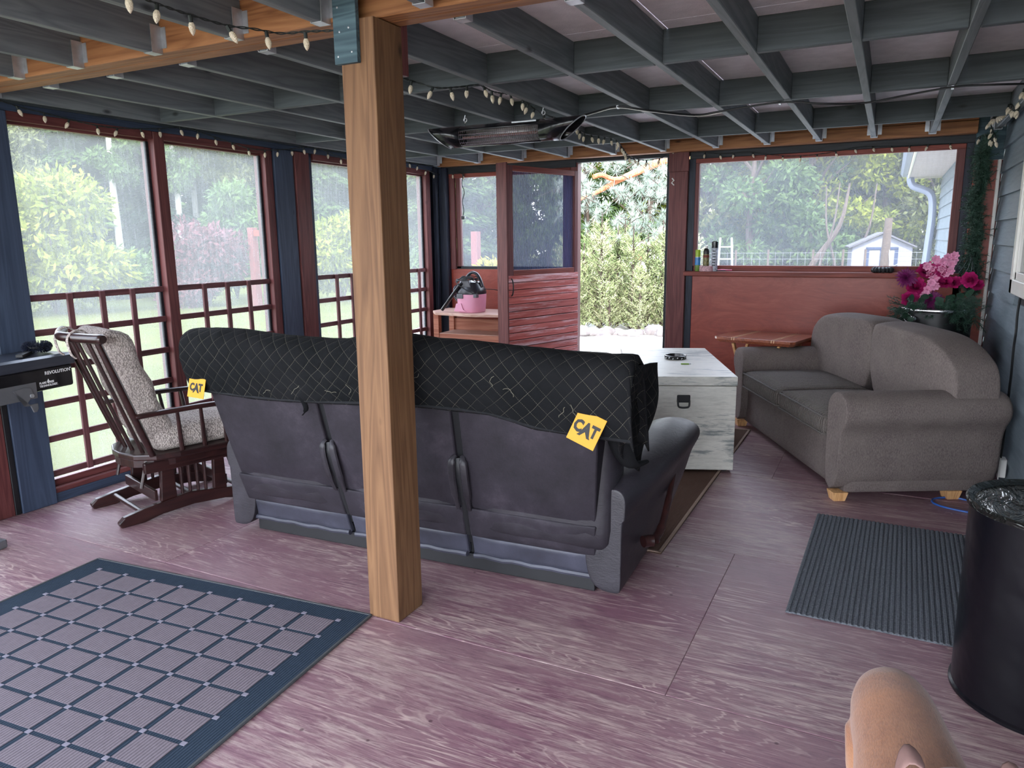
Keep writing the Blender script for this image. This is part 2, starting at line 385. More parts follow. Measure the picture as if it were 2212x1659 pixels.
lbox('stud', 'red_z', 4.705, 4.868, 0, ZT+.06, XL+.02, d=.10)
lbox('stud', 'blue_z', 4.87, 4.94, 0, ZT+.06, XL-.02, d=.08)
lbox('stud', 'red_z', 5.74, 5.82, .03, ZT+.06, XL+.008, d=.13)
lbox('stud', 'red_z', 6.625, 6.70, 0, ZT+.06, XL+.0, d=.12)
lbox('stud', 'navy_z', 6.70, 6.80, 0, ZT+.06, XL-.03, d=.08)
lbox('corner_board', 'navy_z', 6.76, 6.80, 0, ZT+.1, XL+.03, d=.04)
for b in (-.4, 1.22):
    lbox('stud', 'red_z', b-.04, b+.04, 0, ZT+.06, XL-.03, d=.05)
bl = empty('baseboard_left', (XL, 0, 0), kind='structure')
for a, b in ((YB, 2.07), (2.518, 4.485), (4.94, 6.7)):
    box('board', 'blue_y', bl, XL-.10, XL-.0, a, b, 0, .055)
bays = [(2.52, 3.425), (3.505, 4.40), (4.94, 5.74), (5.82, 6.625)]
lab = ['red lattice grid in the wall bay behind the rocking chair', 'red lattice grid in the bay between the rocking chair and the blue post',
       'red lattice grid in the bay seen just left of the cedar post', 'red lattice grid in the corner bay beside the vacuum stand']
for i, (a, b) in enumerate(bays):
    wn = empty('window_%d' % (i+1), (XL, a, 0), kind='structure')
    box('sill_board', 'red_y', wn, XL-.13, XL-.005, a, b, .055, .085)
    box('bottom_rail', 'red_y', wn, XL-.10, XL-.05, a, b, .085, .125)
    box('top_rail', 'red_y', wn, XL-.02, XL-.0, a, b, ZT+.012, ZT+.062)
    box('top_rail', 'red_y', wn, XL-.10, XL-.05, a, b, ZT-.0, ZT+.062)
    box('side_rail', 'red_z', wn, XL-.06, XL-.035, a, a+.012, .085, ZT)
    box('side_rail', 'black_x', wn, XL-.07, XL-.045, b-.022, b, .085, ZT)
    MB().add([(XL-.058, a, .10), (XL-.058, b, .10), (XL-.058, b, ZT+.02), (XL-.058, a, ZT+.02)], [(0,1,2,3)]).build('screen', 'screen', wn, world=True)
    lt = empty('lattice_grid', (XL-.04, a, .13), 0, lab[i], 'lattice', 'red lattice grids in the left wall')
    zs = [.165, .375, .585, .795, 1.005, 1.205]
    for z in zs: box('rail', 'lattice_y', lt, XL-.052, XL-.034, a, b, z-.019, z+.019, .002)
    y = a+.245
    while y < b-.08:
        box('slat', 'lattice_z', lt, XL-.034, XL-.016, y-.017, y+.017, .147, 1.222, .002); y += .208
# windows behind the photographer's side, same screens
for a, b in ((-.87, .10), (.28, 2.07)):
    MB().add([(XL-.058, a, .10), (XL-.058, b, .10), (XL-.058, b, ZT+.02), (XL-.058, a, ZT+.02)], [(0,1,2,3)]).build('screen', 'screen', wl, world=True)

# ---- far wall
wf = empty('wall_far', (0, YF, 0), kind='structure')
def fbox(name, mat, x0, x1, z0, z1, y0=0.0, d=.09, par=None, bev=.003): return box(name, mat, par or wf, x0, x1, YF+y0, YF+y0+d, z0, z1, bev)
fbox('beam_plank', 'cedar_x', -4.25, .52, 2.255, 2.345, -.14, .10)
fbox('beam_plank', 'cedar_x', -4.25, .52, 2.348, 2.44, -.14, .10)
fbox('rim_joist', 'block_x', -4.4, .72, 2.25, 2.40, .10, .05)
fbox('header_trim', 'black_x', -4.2, -2.76, 2.185, 2.253, -.02)
fbox('header_trim', 'black_x', -2.76, -1.66, 2.225, 2.253, -.02)
fbox('header_trim', 'black_x', -1.66, .53, 2.195, 2.253, -.02, .03)
fbox('post_board', 'navy_z', -4.30, -4.20, 0, 2.25, -.06)
fbox('door_jamb', 'red_z', -2.82, -2.745, 0, 2.23, -.01)
fbox('door_jamb', 'black_x', -1.875, -1.845, 0, 2.23, 0.0, .11)
fbox('post_board', 'red_z', -1.845, -1.675, 0, 2.20, -.03, .12)
fbox('splice_plate', 'red_z', -1.845, -1.665, 2.09, 2.30, -.055, .024)
fbox('post_board', 'navy_z', -1.672, -1.612, 0, 2.20, 0, .05)
fbox('panel', 'redply', -1.612, .53, 0.0, 1.16, .0, .02)
fbox('panel', 'redply', -4.2, -2.82, 0.0, 1.205, .0, .02)
fbox('post_board', 'navy_z', .465, .525, 1.2, 2.20, -.015, .05)
fbox('panel', 'redply', .525, .71, 0, 2.06, -.02, .03)
fbox('panel', 'redply', .465, .53, 0, 1.2, -.0, .03)
fbox('gusset_plate', 'teal_z', .52, .71, 2.06, 2.40, -.05, .03)
wfw = empty('window_5', (-1.6, YF, 1.2), kind='structure')
fbox('frame_rail', 'red_x', -1.612, .465, 2.155, 2.195, -.01, .05, wfw)
fbox('frame_rail', 'red_x', -1.612, .465, 1.185, 1.255, .02, .05, wfw)
fbox('frame_stile', 'red_z', -1.612, -1.578, 1.25, 2.157, -.01, .05, wfw)
fbox('frame_stile', 'red_z', .405, .465, 1.25, 2.157, -.01, .05, wfw)
MB().add([(-1.58, YF+.05, 1.25), (.41, YF+.05, 1.25), (.41, YF+.05, 2.16), (-1.58, YF+.05, 2.16)], [(0,1,2,3)]).build('screen', 'screen_far', wfw, world=True)
sill = box('window_sill_shelf', 'red_x', None, -1.67, .50, YF-.115, YF+.02, 1.165, 1.205); tag(sill, kind='structure')
wfl = empty('window_6', (-4.2, YF, 1.2), kind='structure')
fbox('frame_rail', 'red_x', -4.2, -2.82, 2.145, 2.187, -.01, .05, wfl)
fbox('frame_rail', 'black_x', -4.2, -2.82, 1.205, 1.235, .02, .05, wfl)
fbox('frame_stile', 'red_z', -4.2, -4.135, 1.2, 2.15, -.01, .03, wfl)
fbox('frame_stile', 'red_z', -4.137, -4.085, 1.21, 2.15, .02, .05, wfl)
fbox('frame_stile', 'red_z', -2.90, -2.82, 1.21, 2.15, -.01, .05, wfl)
MB().add([(-4.09, YF+.05, 1.23), (-2.89, YF+.05, 1.23), (-2.89, YF+.05, 2.15), (-4.09, YF+.05, 2.15)], [(0,1,2,3)]).build('screen', 'screen_far', wfl, world=True)
# ---- house wall on the right, lap siding inside the porch and beyond it
wr = empty('wall_right', (XR, 0, 0), kind='structure')
k = NB('lap_siding'); v = k.coord(scale=(1, .07, 1)); n = k.noise(v, 45, 5, .7, .5); n2 = k.noise(k.coord(), 3, 3)
k.bump(n, .5, .004); M['siding'] = k.fin(k.mix(k.ramp(n, [(.3, 0.), (.7, 1.)]), S(92,104,112), S(112,124,132)), .55)
WY0, WY1, WZ0, WZ1 = 3.9, 5.47, 1.235, 2.6
def siding(y0, y1, n0, top):
    z = .02; i = n0
    while z < top:
        z1 = min(z+.176, top); yy = y0
        segs = [(y0, y1)]
        if y0 < WY1 and z1 > WZ0 and y0 < WY0: segs = [(y0, WY0), (WY1, y1)]
        for a, b in segs:
            MB().add([(XR, a, z), (XR, b, z), (XR+.02, b, z1+.01), (XR+.02, a, z1+.01), (XR+.03, a, z), (XR+.03, b, z), (XR+.03, b, z1+.01), (XR+.03, a, z1+.01)],
                     [(0,1,2,3),(4,7,6,5),(0,4,5,1),(3,2,6,7),(0,3,7,4),(1,5,6,2)]).build('siding_board', 'siding', wr, world=True)
        z = z1
siding(3.4, 6.92, 0, 2.44); siding(6.95, 15.36, 0, 2.50)
box('house_wall', 'black_matt', wr, XR+.03, XR+.2, 3.4, 15.36, -.35, 2.5, 0)
box('house_wall', 'siding', wr, XR+.5, XR+.6, YB, 3.4, -.02, 2.44, 0)
box('house_wall', 'siding', wr, XR+.03, XR+.6, 3.39, 3.42, -.02, 2.44, 0)
box('corner_trim', 'white_metal', wr, XR-.022, XR-.0, 6.845, 6.893, .1, 2.06, .003)
box('house_end_wall', 'siding', wr, XR+.2, XR+6, 15.30, 15.36, -.35, 2.5, 0)
wh = empty('window_7', (XR, 4.7, 1.7), kind='structure')
for nm, q in (('casing', (WY1-.085, WY1, WZ0-.085, 2.4)), ('casing', (WY0, WY1, WZ0-.085, WZ0))):
    box(nm, 'white_metal', wh, XR-.03, XR+.01, *q[:2], q[2], q[3], .004)
box('sash', 'white_metal', wh, XR-.018, XR+.01, WY1-.13, WY1-.085, WZ0, 2.4, .003); box('sash', 'white_metal', wh, XR-.018, XR+.01, WY0, WY1-.085, WZ0, WZ0+.045, .003)
k = NB('window_glass'); k.b.inputs['Roughness'].default_value = .05; M['glass'] = k.fin(S(44,42,42), .06, 0, .8)
box('pane', 'glass', wh, XR+.0, XR+.02, WY0, WY1-.13, WZ0+.045, 2.4, 0)
# eave of the house beyond the porch
M['soffit'] = plain('soffit_board', S(170,158,150), .6, var=.06); M['fascia'] = plain('fascia', S(215,212,190), .5, var=.04)
ev = empty('trim_1', (XR, 11, 2.5), kind='structure')
for i in range(28): box('soffit_board', 'soffit', ev, XR-.50, XR+.02, 7.15+i*.30, 7.15+i*.30+.294, 2.50, 2.515, .003)
box('fascia', 'fascia', ev, XR-.525, XR-.50, 7.15, 15.6, 2.48, 2.64); box('roof_slab', 'sheath', ev, XR-.55, XR+3, 7.15, 15.6, 2.645, 2.70)
M['gutter'] = plain('gutter_paint', S(120,128,146), .4, var=.05)
gt = MB().prism([(-.62,2.62),(-.62,2.66),(-.63,2.66),(-.64,2.60),(-.60,2.54),(-.53,2.54),(-.53,2.66),(-.54,2.66),(-.54,2.55),(-.59,2.55)], 7.15, 15.6, lambda x,y,z: (XR+x, z, y)).build('gutter', 'gutter', ev, world=True)
pts = spline([at(x, y, 'y', 15.1) for x, y in ((1968,368),(1967,388),(1973,402),(1992,409),(2008,417),(2014,434),(2013,470),(2006,520),(1998,575),(1996,605))], 4)
ds = MB().tube(pts, .085, 10, flat=.75).build('downspout', 'gutter', None, smooth=True)
tag(ds, 'pale blue grey metal downspout with an S bend under the eave outside', 'downspout')
# ---- door leaf, swung inward
hx, hy, fx, fy = -2.745, 6.86, -3.045, 5.94
dl = math.hypot(fx-hx, fy-hy); da = math.atan2(fy-hy, fx-hx)
door = empty('door_1', (hx, hy, 0), da, kind='structure')   # local +x runs from hinge to free edge, -y .. faces
def dbox(name, mat, x0, x1, z0, z1, y0=-.02, y1=.02, par=None): return MB().box(x0, x1, y0, y1, z0, z1).build(name, mat, par or door, bevel=.003, seg=1)
dbox('stile', 'red_z', 0, .05, .03, 2.145); dbox('stile', 'red_z', dl-.075, dl, .03, 2.145)
dbox('rail', 'red_x', .05, dl-.075, 2.095, 2.145); dbox('rail', 'red_x', .05, dl-.075, 1.19, 1.235)
dbox('edge_board', 'red_z', dl-.001, dl+.016, .03, 2.165, -.10, .03)
sc_ = MB().add([(.045, 0, 1.23), (dl-.07, 0, 1.23), (dl-.07, 0, 2.10), (.045, 0, 2.10)], [(0,1,2,3)]).build('screen', 'doorscreen', door)
M['doorplank'] = wood('worn_red_plank', S(150,66,58), S(186,100,92), 'x', rough=.40, knots=False, wear=S(214,180,182), wearamt=.35, vary=.16)
z = 1.19
for i in range(18):
    h = .0655; dz = R.uniform(-.0015, .0015)
    MB().box(.0, dl-.002, .012+R.uniform(0,.003), .024+R.uniform(0,.004), z-h+.0045+dz, z-.0022+dz).build('plank', 'doorplank', door, bevel=.002, seg=1); z -= h
dbox('backing', 'red_x', .03, dl-.03, .03, 1.2, -.01, .011)
hd = MB().tube(bez((dl-.04, .026, 1.16), (dl-.02, .075, 1.15), (dl-.02, .075, 1.02), (dl-.04, .026, 1.01)), .006, 8).build('handle', 'black_matt', door, smooth=True)
# ------------------------------------------------------------------ furniture: black recliner couch seen from behind
def m_leather():
    k = NB('black_leather'); v = k.coord(); n = k.noise(v, 3.5, 6, .7); f = k.noise(v, 160, 3, .6); cr = k.noise(k.coord(scale=(1,1,3)), 22, 5, .7, 1.5)
    col = k.ramp(n, [(.35, S(30,28,33)), (.55, S(44,41,47)), (.75, S(62,58,66))])
    k.bump(k.math('ADD', k.math('MULTIPLY', f, .25), cr), .35, .004)
    return k.fin(col, k.ramp(n, [(.3, .38), (.7, .55)]), 0, .5)
M['leather'] = m_leather()
def m_leather_back():
    k = NB('black_suede_back'); v = k.coord(); n = k.noise(v, 4, 7, .75); f = k.noise(v, 90, 3, .6)
    col = k.ramp(n, [(.35, S(32,29,34)), (.55, S(45,41,48)), (.75, S(66,60,68))])
    k.bump(k.math('ADD', f, n), .25, .004); return k.fin(col, .62, 0, .3)
M['leatherb'] = m_leather_back()
M['skirt'] = plain('dusty_skirt_fabric', S(56,57,68), .5, var=.4, scale=6, bump=.3)
co = empty('recliner_couch', (-1.955, 2.755, 0), math.radians(2.6), 'black leather reclining couch seen from behind, with a quilted blanket over its back', 'couch')
CW = 1.90   # back width at the base; x from -.95 to .95
def cback(x, t, dy=0.0):
    "point on the couch back at height t (0..1): leans to the rear and widens"
    return (x*(1+.10*t), -.24*t+dy - .015*math.sin(PI*t), .10+.96*t)
MB().box(-.92, .92, .02, .80, .03, .14).build('base_frame', 'black_matt', co, bevel=.01)
MB().box(-.93, .93, -.0, .05, .012, .085).build('base_board', 'black_matt', co, bevel=.004)
gaps = [(-.93, -.33), (-.295, .325), (.36, .93)]
for gi, (a, b) in enumerate(gaps):
    def pan(t0, t1, th, name, mat, bulge=.012, ina=0.0, off=0.0):
        nu, nv = 14, 12
        def F(u, v, side):
            x = a+ina+(b-a-2*ina)*u; t = t0+(t1-t0)*v; e = min(1, 8*min(u, 1-u))*min(1, 8*min(v, 1-v))
            p = Vector(cback(x, t)); wr = .004*noise.noise(Vector((x*6+gi*9, t*5, 3)))*e
            return p+Vector((0, -off-bulge*e-wr if side == 0 else th, 0))
        rings = []
        mb = MB(); vs = []
        for s_ in (0, 1):
            for i in range(nu+1):
                for j in range(nv+1): vs.append(F(i/nu, j/nv, s_))
        q = (nu+1)*(nv+1); fs = []
        for i in range(nu):
            for j in range(nv):
                c0 = i*(nv+1)+j; f = (c0, c0+nv+1, c0+nv+2, c0+1); fs += [f, tuple(x+q for x in reversed(f))]
        for j in range(nv):
            for i in (0, nu): c0 = i*(nv+1)+j; fs.append((c0, c0+1, c0+1+q, c0+q))
        for i in range(nu):
            for j in (0, nv): c0 = i*(nv+1)+j; fs.append((c0, c0+nv+1, c0+nv+1+q, c0+q))
        mb.add(vs, fs); return mb.build(name, mat, co, smooth=True, bevel=.006)
    pan(.235, .93, .12, 'back_panel', 'leatherb', .022)
    pan(.095, .25, .05, 'lower_flap', 'leatherb', .006, -.006, .016)
    pan(-.012, .10, .02, 'skirt', 'skirt', .010, -.004, .010)
    sk = MB().tube([(a+.0+(b-a)*i/12, -.012-.004*math.sin(i*2.1+gi), .088+.002*math.sin(i*1.7)) for i in range(13)], .014, 8).build('skirt_roll', 'skirt', co, smooth=True)
    # headrest cushion wrapping the top of each seat back
    c0 = cback((a+b)/2, .90)
    MB().rbox((c0[0]+(.05 if gi == 2 else 0), c0[1]+.12, c0[2]-.03), ((b-a)*1.085+(.10 if gi == 2 else 0), .27, .26), .10, 8).build('head_cushion', 'leather', co, smooth=True)
    c0 = cback((a+b)/2, .45)
    MB().rbox((c0[0]+(.03 if gi == 2 else 0), c0[1]+.16, c0[2]), ((b-a)*1.03+(.06 if gi == 2 else 0), .24, .66), .09, 8).build('back_cushion', 'leather', co, smooth=True)
    MB().rbox(((a+b)/2, .50, .40), ((b-a)*1.02, .66, .22), .08, 8, fn=lambda p, u: p+Vector((0,0,.03*(1-u[0]**2)*(1-u[1]**2))) if u[2] > 0 else p).build('seat_cushion', 'leather', co, smooth=True)
    MB().rbox(((a+b)/2, .85, .25), ((b-a)*1.0, .10, .34), .04, 6).build('footrest', 'leather', co, smooth=True)
for gx in (-.312, .342):
    pts = [cback(gx+.0, .10, -.004), cback(gx, .30, -.012), cback(gx, .44, -.02), cback(gx-.01, .50, .0)]
    MB().tube(spline(pts, 4), [.016]*5+[.018]*4+[.02]*4, 8, flat=.5).build('gap_strap', 'black_matt', co, smooth=True)
    for q in (-1, 1):
        fo = MB(); 
        pts = [cback(gx+q*.026, .24, -.018), cback(gx+q*.030, .32, -.028), cback(gx+q*.030, .42, -.030), cback(gx+q*.026, .49, -.022), cback(gx+q*.018, .515, .0)]
        fo.tube(spline(pts, 4), [.012]*4+[.018]*9+[.012]*4, 8, flat=.55).build('side_fold', 'leather', co, smooth=True)
    MB().bar(cback(gx, .05, .03), cback(gx, .9, .03), .06, .04, (0,1,0)).build('gap_backing', 'black_matt', co)
def arm(side):
    # cross sections along the arm: (y, top z, outward flare at the top, outward flare at mid height)
    rings = []
    for y, zt, ot, om in ((-.045, .498, .015, .00), (-.043, .499, .015, .00), (-.036, .503, .02, .005), (.05, .535, .05, .02), (.20, .575, .10, .045), (.40, .615, .15, .075), (.60, .64, .175, .09), (.74, .64, .175, .09), (.83, .615, .16, .085), (.87, .56, .13, .07)):
        xi, xb = .905, 1.055; k_ = (ot/.175)
        prof = [(xi, .04), (xb-.01, .04), (xb, .045), (xb+om*.25, .14), (xb+om*.8, .28), (xb+om+ot*.1, .38), (xb+ot*.75, zt-.15), (xb+ot, zt-.09), (xb+ot*.97, zt-.035), (xb+ot*.70-.02, zt-.004), (xb+ot*.35-.05, zt), (xi+.03+ot*.2, zt-.035), (xi-.01, zt-.10), (xi-.01, .28)]
        if y in (-.045, .87):
            cx_, cz_ = (xi+xb+ot)/2, .3; prof = [(cx_+(x-cx_)*.93, cz_+(z-cz_)*.975) for x, z in prof]
        rings.append([Vector((side*x, y, z)) for x, z in prof])
    a = MB().loft(rings).build('arm', 'leather', co, smooth='all', sub=2)
    a['label'] = 'smooth overstuffed leather arm'
    return a
aL = arm(-1); aR = arm(1)
for q, sd in ((aR, 1),):
    lv = MB().tube(spline([(1.095, .17, .20), (1.115, .19, .20), (1.135, .20, .20)], 3), .026, 12).build('lever_boss', 'dkwood', co, smooth=True)
    MB().tube(spline([(1.135, .20, .20), (1.15, .27, .235), (1.155, .38, .33), (1.15, .50, .42)], 5), [.026]*2+[.020]*4+[.016]*5+[.013]*5, 10, flat=.7).build('recline_lever', 'dkwood', co, smooth=True)
# quilted blanket
def m_blanket():
    k = NB('quilted_blanket'); tcn = k.n('TexCoord'); uv = tcn.outputs['UV']; sx = k.n('SeparateXYZ'); 
    ns = k.n('TexNoise'); k.t.links.new(uv, ns.inputs['Vector']); ns.inputs['Scale'].default_value = 5; 
    k.t.links.new(uv, sx.inputs[0]); u, v = sx.outputs[0], sx.outputs[1]
    wob = k.math('MULTIPLY', ns.outputs['Fac'], .035)
    a = k.math('ADD', k.math('MULTIPLY', k.math('ADD', u, v), 13.5), wob); b = k.math('ADD', k.math('MULTIPLY', k.math('SUBTRACT', u, v), 13.5), wob)
    def line(x, w): return k.math('LESS_THAN', k.math('ABSOLUTE', k.math('SUBTRACT', k.math('FRACT', x), .5)), w)
    def soft(x): return k.math('ABSOLUTE', k.math('SUBTRACT', k.math('FRACT', x), .5))
    la = k.math('MULTIPLY', line(a, .010), line(k.math('MULTIPLY', b, 7.0), .36)); lb = k.math('MULTIPLY', line(b, .010), line(k.math('MULTIPLY', a, 7.0), .36))
    fade = k.ramp(k.noise(uv, 4, 3), [(.30, .12), (.6, .75)])
    st = k.math('MULTIPLY', k.math('MAXIMUM', la, lb), fade)
    lint = k.ramp(k.noise(k.coord(), 30, 6, .8), [(.68, 0.), (.8, .35)])
    base = k.mix(lint, k.mix(k.ramp(k.noise(uv, 2.5, 4), [(.3, 0.), (.7, 1.)]), S(16,18,20), S(31,31,33)), S(120,116,110))
    col = k.mix(st, base, S(126,122,108))
    pill = k.math('MINIMUM', k.math('MULTIPLY', k.math('MINIMUM', soft(a), soft(b)), 2.2), .5); fz = k.noise(k.coord(), 220, 3, .7)
    k.bump(k.math('ADD', k.math('MULTIPLY', k.math('SUBTRACT', .5, soft(a)), 0), k.math('ADD', pill, k.math('MULTIPLY', fz, .25))), .55, .008)
    return k.fin(col, .92, 0, .1)
M['blanket'] = m_blanket()
def cloth(name, F, nu, nv, su, sv, parent, thick=.007, uvs=None):
    mb = MB().grid(F, nu, nv); me = bpy.data.meshes.new(name); me.from_pydata(mb.v, [], mb.f)
    ul = me.uv_layers.new(name='UVMap')
    for p in me.polygons:
        p.use_smooth = True
        for li in p.loop_indices:
            vi = me.loops[li].vertex_index; i, j = divmod(vi, nv+1)
            ul.data[li].uv = (i/nu*su, j/nv*sv) if uvs is None else uvs(i/nu, j/nv)
    o = bpy.data.objects.new(name, me); C.objects.link(o); o.parent = parent; me.materials.append(M['blanket'])
    x = o.modifiers.new('s', 'SOLIDIFY'); x.thickness = thick; x.offset = 1
    return o
bk = empty('quilted_blanket', co.location, co.rotation_euler.z, 'black quilted blanket with pale diamond stitching draped over the couch back', 'blanket')
def prof(s, x):
    "cross section over the couch back by arc length s from the rear hem"
    ztop = 1.085 + .012*math.sin(x*5.1) + (.022 if abs(x-.06) < .22 else 0)*math.cos((x-.06)*7) - .025*max(0, abs(x)-.8)
    zh = .80 + .018*math.sin(x*3.3+.5) - (.035 if x > .55 else 0)*min(1, (x-.55)*5)
    h = ztop-zh; r = .085
    if s < .62: 
        t = s/.62; z = zh+(h-r)*t; tt = (z-.10)/.96
        y = -.24*tt-.045-.012*math.sin(PI*t)
        return y, z
    t = (s-.62)/.38
    y0 = -.24*((zh+h-r-.10)/.96)-.045
    if t < .6:
        a = t/.6*PI*.75; return y0+r*(1-math.cos(a))*1.2, ztop-r+r*math.sin(a)
    a = PI*.75; q = (t-.6)/.4
    return y0+r*(1-math.cos(a))*1.2+.11*q, ztop-r+r*math.sin(a)-.36*q
def BF(u, v):
    x = -1.075+2.245*u; y, z = prof(v, x)
    n1 = noise.noise(Vector((x*4, v*3, 0)))*.012 + noise.noise(Vector((x*14, v*9, 5)))*.006
    x2 = x
    if x > 1.13: x2 = 1.13+(x-1.13)*.4; z -= (x-1.13)*.8
    return (x2, y-n1-.004, z+n1*.5)
def arcv(v): return v/.62*.22 if v < .62 else (.22+(v-.62)/.228*.22 if v < .848 else .44+(v-.848)/.152*.36)
cloth('main_panel', BF, 120, 60, 2.245, .80, bk, uvs=lambda u, v: (2.245*u, arcv(v)))
def BC(u, v):   # corner of the blanket that falls over the couch end
    top = Vector((1.145, -.22+.40*u, 1.045-.05*u)); 
    bot = Vector((1.06+.02*u, -.20+.20*u, .78-.24*u)) if u < .5 else Vector((1.07+.03*(u-.5), -.10+.20*(u-.5)*2, .66-.12*(u-.5)*2))
    p = top.lerp(bot, v); p.x += .022*math.sin(v*PI)*(.5+.5*math.sin(u*9)) + .010*math.sin(v*8+u*5); return p
cloth('end_flap', BC, 30, 30, .42, .5, bk, uvs=lambda u, v: (2.14+.42*u*.8, .55-.5*v))
# corner tail that hangs down to the arm
tl = MB().tube(spline([(1.05, -.12, .78), (1.055, -.06, .68), (1.08, .0, .60), (1.13, .06, .60)], 5), [.035, .04, .045, .05, .05, .05, .048, .045, .04, .04, .035, .03, .028, .024, .02, .016], 10, flat=.5).build('corner_tail', 'blanket', bk, smooth=True)
M['hem'] = plain('blanket_binding', S(20,22,26), .8, var=.3, scale=40, bump=.4)
pts = []
for i in range(60):
    x = -1.06+2.20*i/59; y, z = prof(.02, x); pts.append((x, y-.008, z))
MB().tube(pts, .010, 6, flat=.6).build('hem_binding', 'hem', bk, smooth=True)
M['thread'] = plain('loose_thread', S(140,136,118), .8, var=.1)
for i in range(11):
    x = R.uniform(-1.0, .95); s0 = R.uniform(.02, .5); y, z = prof(s0, x); p = Vector((x, y-.026, z)); pp = [p]; a = R.uniform(0, 6.28)
    for q in range(7): a += R.uniform(-.9, .9); p = p+Vector((math.cos(a), 0, math.sin(a)*.8))*R.uniform(.005, .015); pp.append(p.copy())
    MB().tube(spline(pp, 3), .0006, 4).build('loose_thread', 'thread', bk)
M['patch'] = plain('yellow_patch', S(205,150,22), .6, var=.03, scale=60)
def patch(x, s0, w, h, tilt, dx=0, yoff=.0):
    y, z = prof(s0, x); e = empty('logo_patch', (x+dx, y-.030+yoff, z), 0); e.parent = bk; e.rotation_euler = (math.radians(-13), tilt, 0); e['label'] = 'yellow woven logo patch'
    MB().box(-w/2, w/2, -.001, .002, -h/2, h/2).build('patch_cloth', 'patch', e, bevel=.001)
    text('lettering', 'CAT', h*.50, 'black_txt', e, (-.002, -.0016, -h*.16), (PI/2, 0, 0), .0005, h*.026, 'CENTER', .80, 1.02)
    MB().add([(-.022*h/.10, -.0026, -.26*h), (.022*h/.10, -.0026, -.26*h), (0, -.0026, .03*h)], [(0, 1, 2)]).build('emblem', 'black_txt', e)
    MB().add([(-.013*h/.10, -.003, -.28*h), (.013*h/.10, -.003, -.28*h), (0, -.003, -.10*h)], [(0, 1, 2)]).build('emblem', 'patch', e)
patch(-1.005, .07, .105, .10, math.radians(3)); patch(.975, .12, .115, .125, math.radians(22), .0, -.008)
tear = MB().tube(spline([(-.40, -.225, .86), (-.385, -.235, .81), (-.37, -.232, .76), (-.40, -.225, .725)], 4), [.018]*5+[.012]*5+[.004]*3, 6, flat=.3).build('torn_strip', 'blanket', bk, smooth=True)

# ------------------------------------------------------------------ grey loveseat
def m_tweed():
    k = NB('grey_chenille'); v = k.coord(scale=(1,1,.35)); n = k.noise(v, 220, 3, .7); f = k.noise(k.coord(), 5, 4, .6)
    col = k.mix(k.ramp(n, [(.3, 0.), (.7, 1.)]), S(86,77,74), S(128,117,114)); col = k.mix(k.ramp(f, [(.35, 0.), (.7, .35)]), col, S(134,124,117))
    k.bump(n, .6, .004); return k.fin(col, .95, 0, .1)
M['tweed'] = m_tweed()
k = NB('ribbed_chenille'); wv = k.n('TexWave', wave_type='BANDS', bands_direction='X'); k.t.links.new(k.coord(rnd=False), wv.inputs['Vector']); wv.inputs['Scale'].default_value = 16; wv.inputs['Distortion'].default_value = 1.2; wv.inputs['Detail'].default_value = 2; wv.inputs['Detail Scale'].default_value = 1.5
n = k.noise(k.coord(), 200, 3, .7); k.bump(k.math('ADD', wv.outputs['Fac'], k.math('MULTIPLY', n, .5)), .9, .012)
M['tweed_rib'] = k.fin(k.mix(k.ramp(n, [(.3, 0.), (.7, 1.)]), S(90,84,80), S(134,126,120)), .95, 0, .1)
M['litewood'] = wood('light_leg_wood', S(190,140,90), S(222,176,124), 'z', rough=.4, knots=False)
M['piping'] = plain('grey_piping', S(96,90,86), .9, var=.1, scale=60)
ls = empty('loveseat', (-.145, 4.46, 0), math.radians(117.5), 'grey woven two seat sofa with rolled arms and pale wood feet', 'sofa')
LW, LD = 1.86, .86     # x along the width from the near arm, y: 0 front, negative to the back
MB().rbox((LW/2, -LD/2+.02, .20), (LW-.02, LD-.06, .31), .03, 8).build('base', 'tweed', ls, smooth=True)
def lsarm(x0):
    rings = []; out = -1 if x0 < .5 else 1
    for y, s_ in ((.035, .80), (.045, .93), (.03, 1.0), (-.10, 1.0), (-.45, 1.0), (-.80, 1.0), (-.88, .97), (-.90, .85)):
        cxr = x0+out*.035; zc = .53; rr = .115*s_; ring = []
        for a in range(-35, 216, 21):
            t = math.radians(a); xx = math.cos(t)*out; ring.append(Vector((cxr+rr*1.12*xx, y, zc+rr*math.sin(t))))
        d = (1-s_)*.3
        ring += [Vector((x0-out*(.085-d*.2), y, .30)), Vector((x0-out*(.085-d*.2), y, .048+d*.1)), Vector((x0+out*(.085-d*.2), y, .048+d*.1)), Vector((x0+out*(.09-d*.2), y, .32)), Vector((x0+out*(.095-d*.2), y, .42))]
        rings.append(ring)
    return MB().loft(rings).build('arm', 'tweed', ls, smooth='all', sub=1)
lsarm(.075); lsarm(LW-.075)
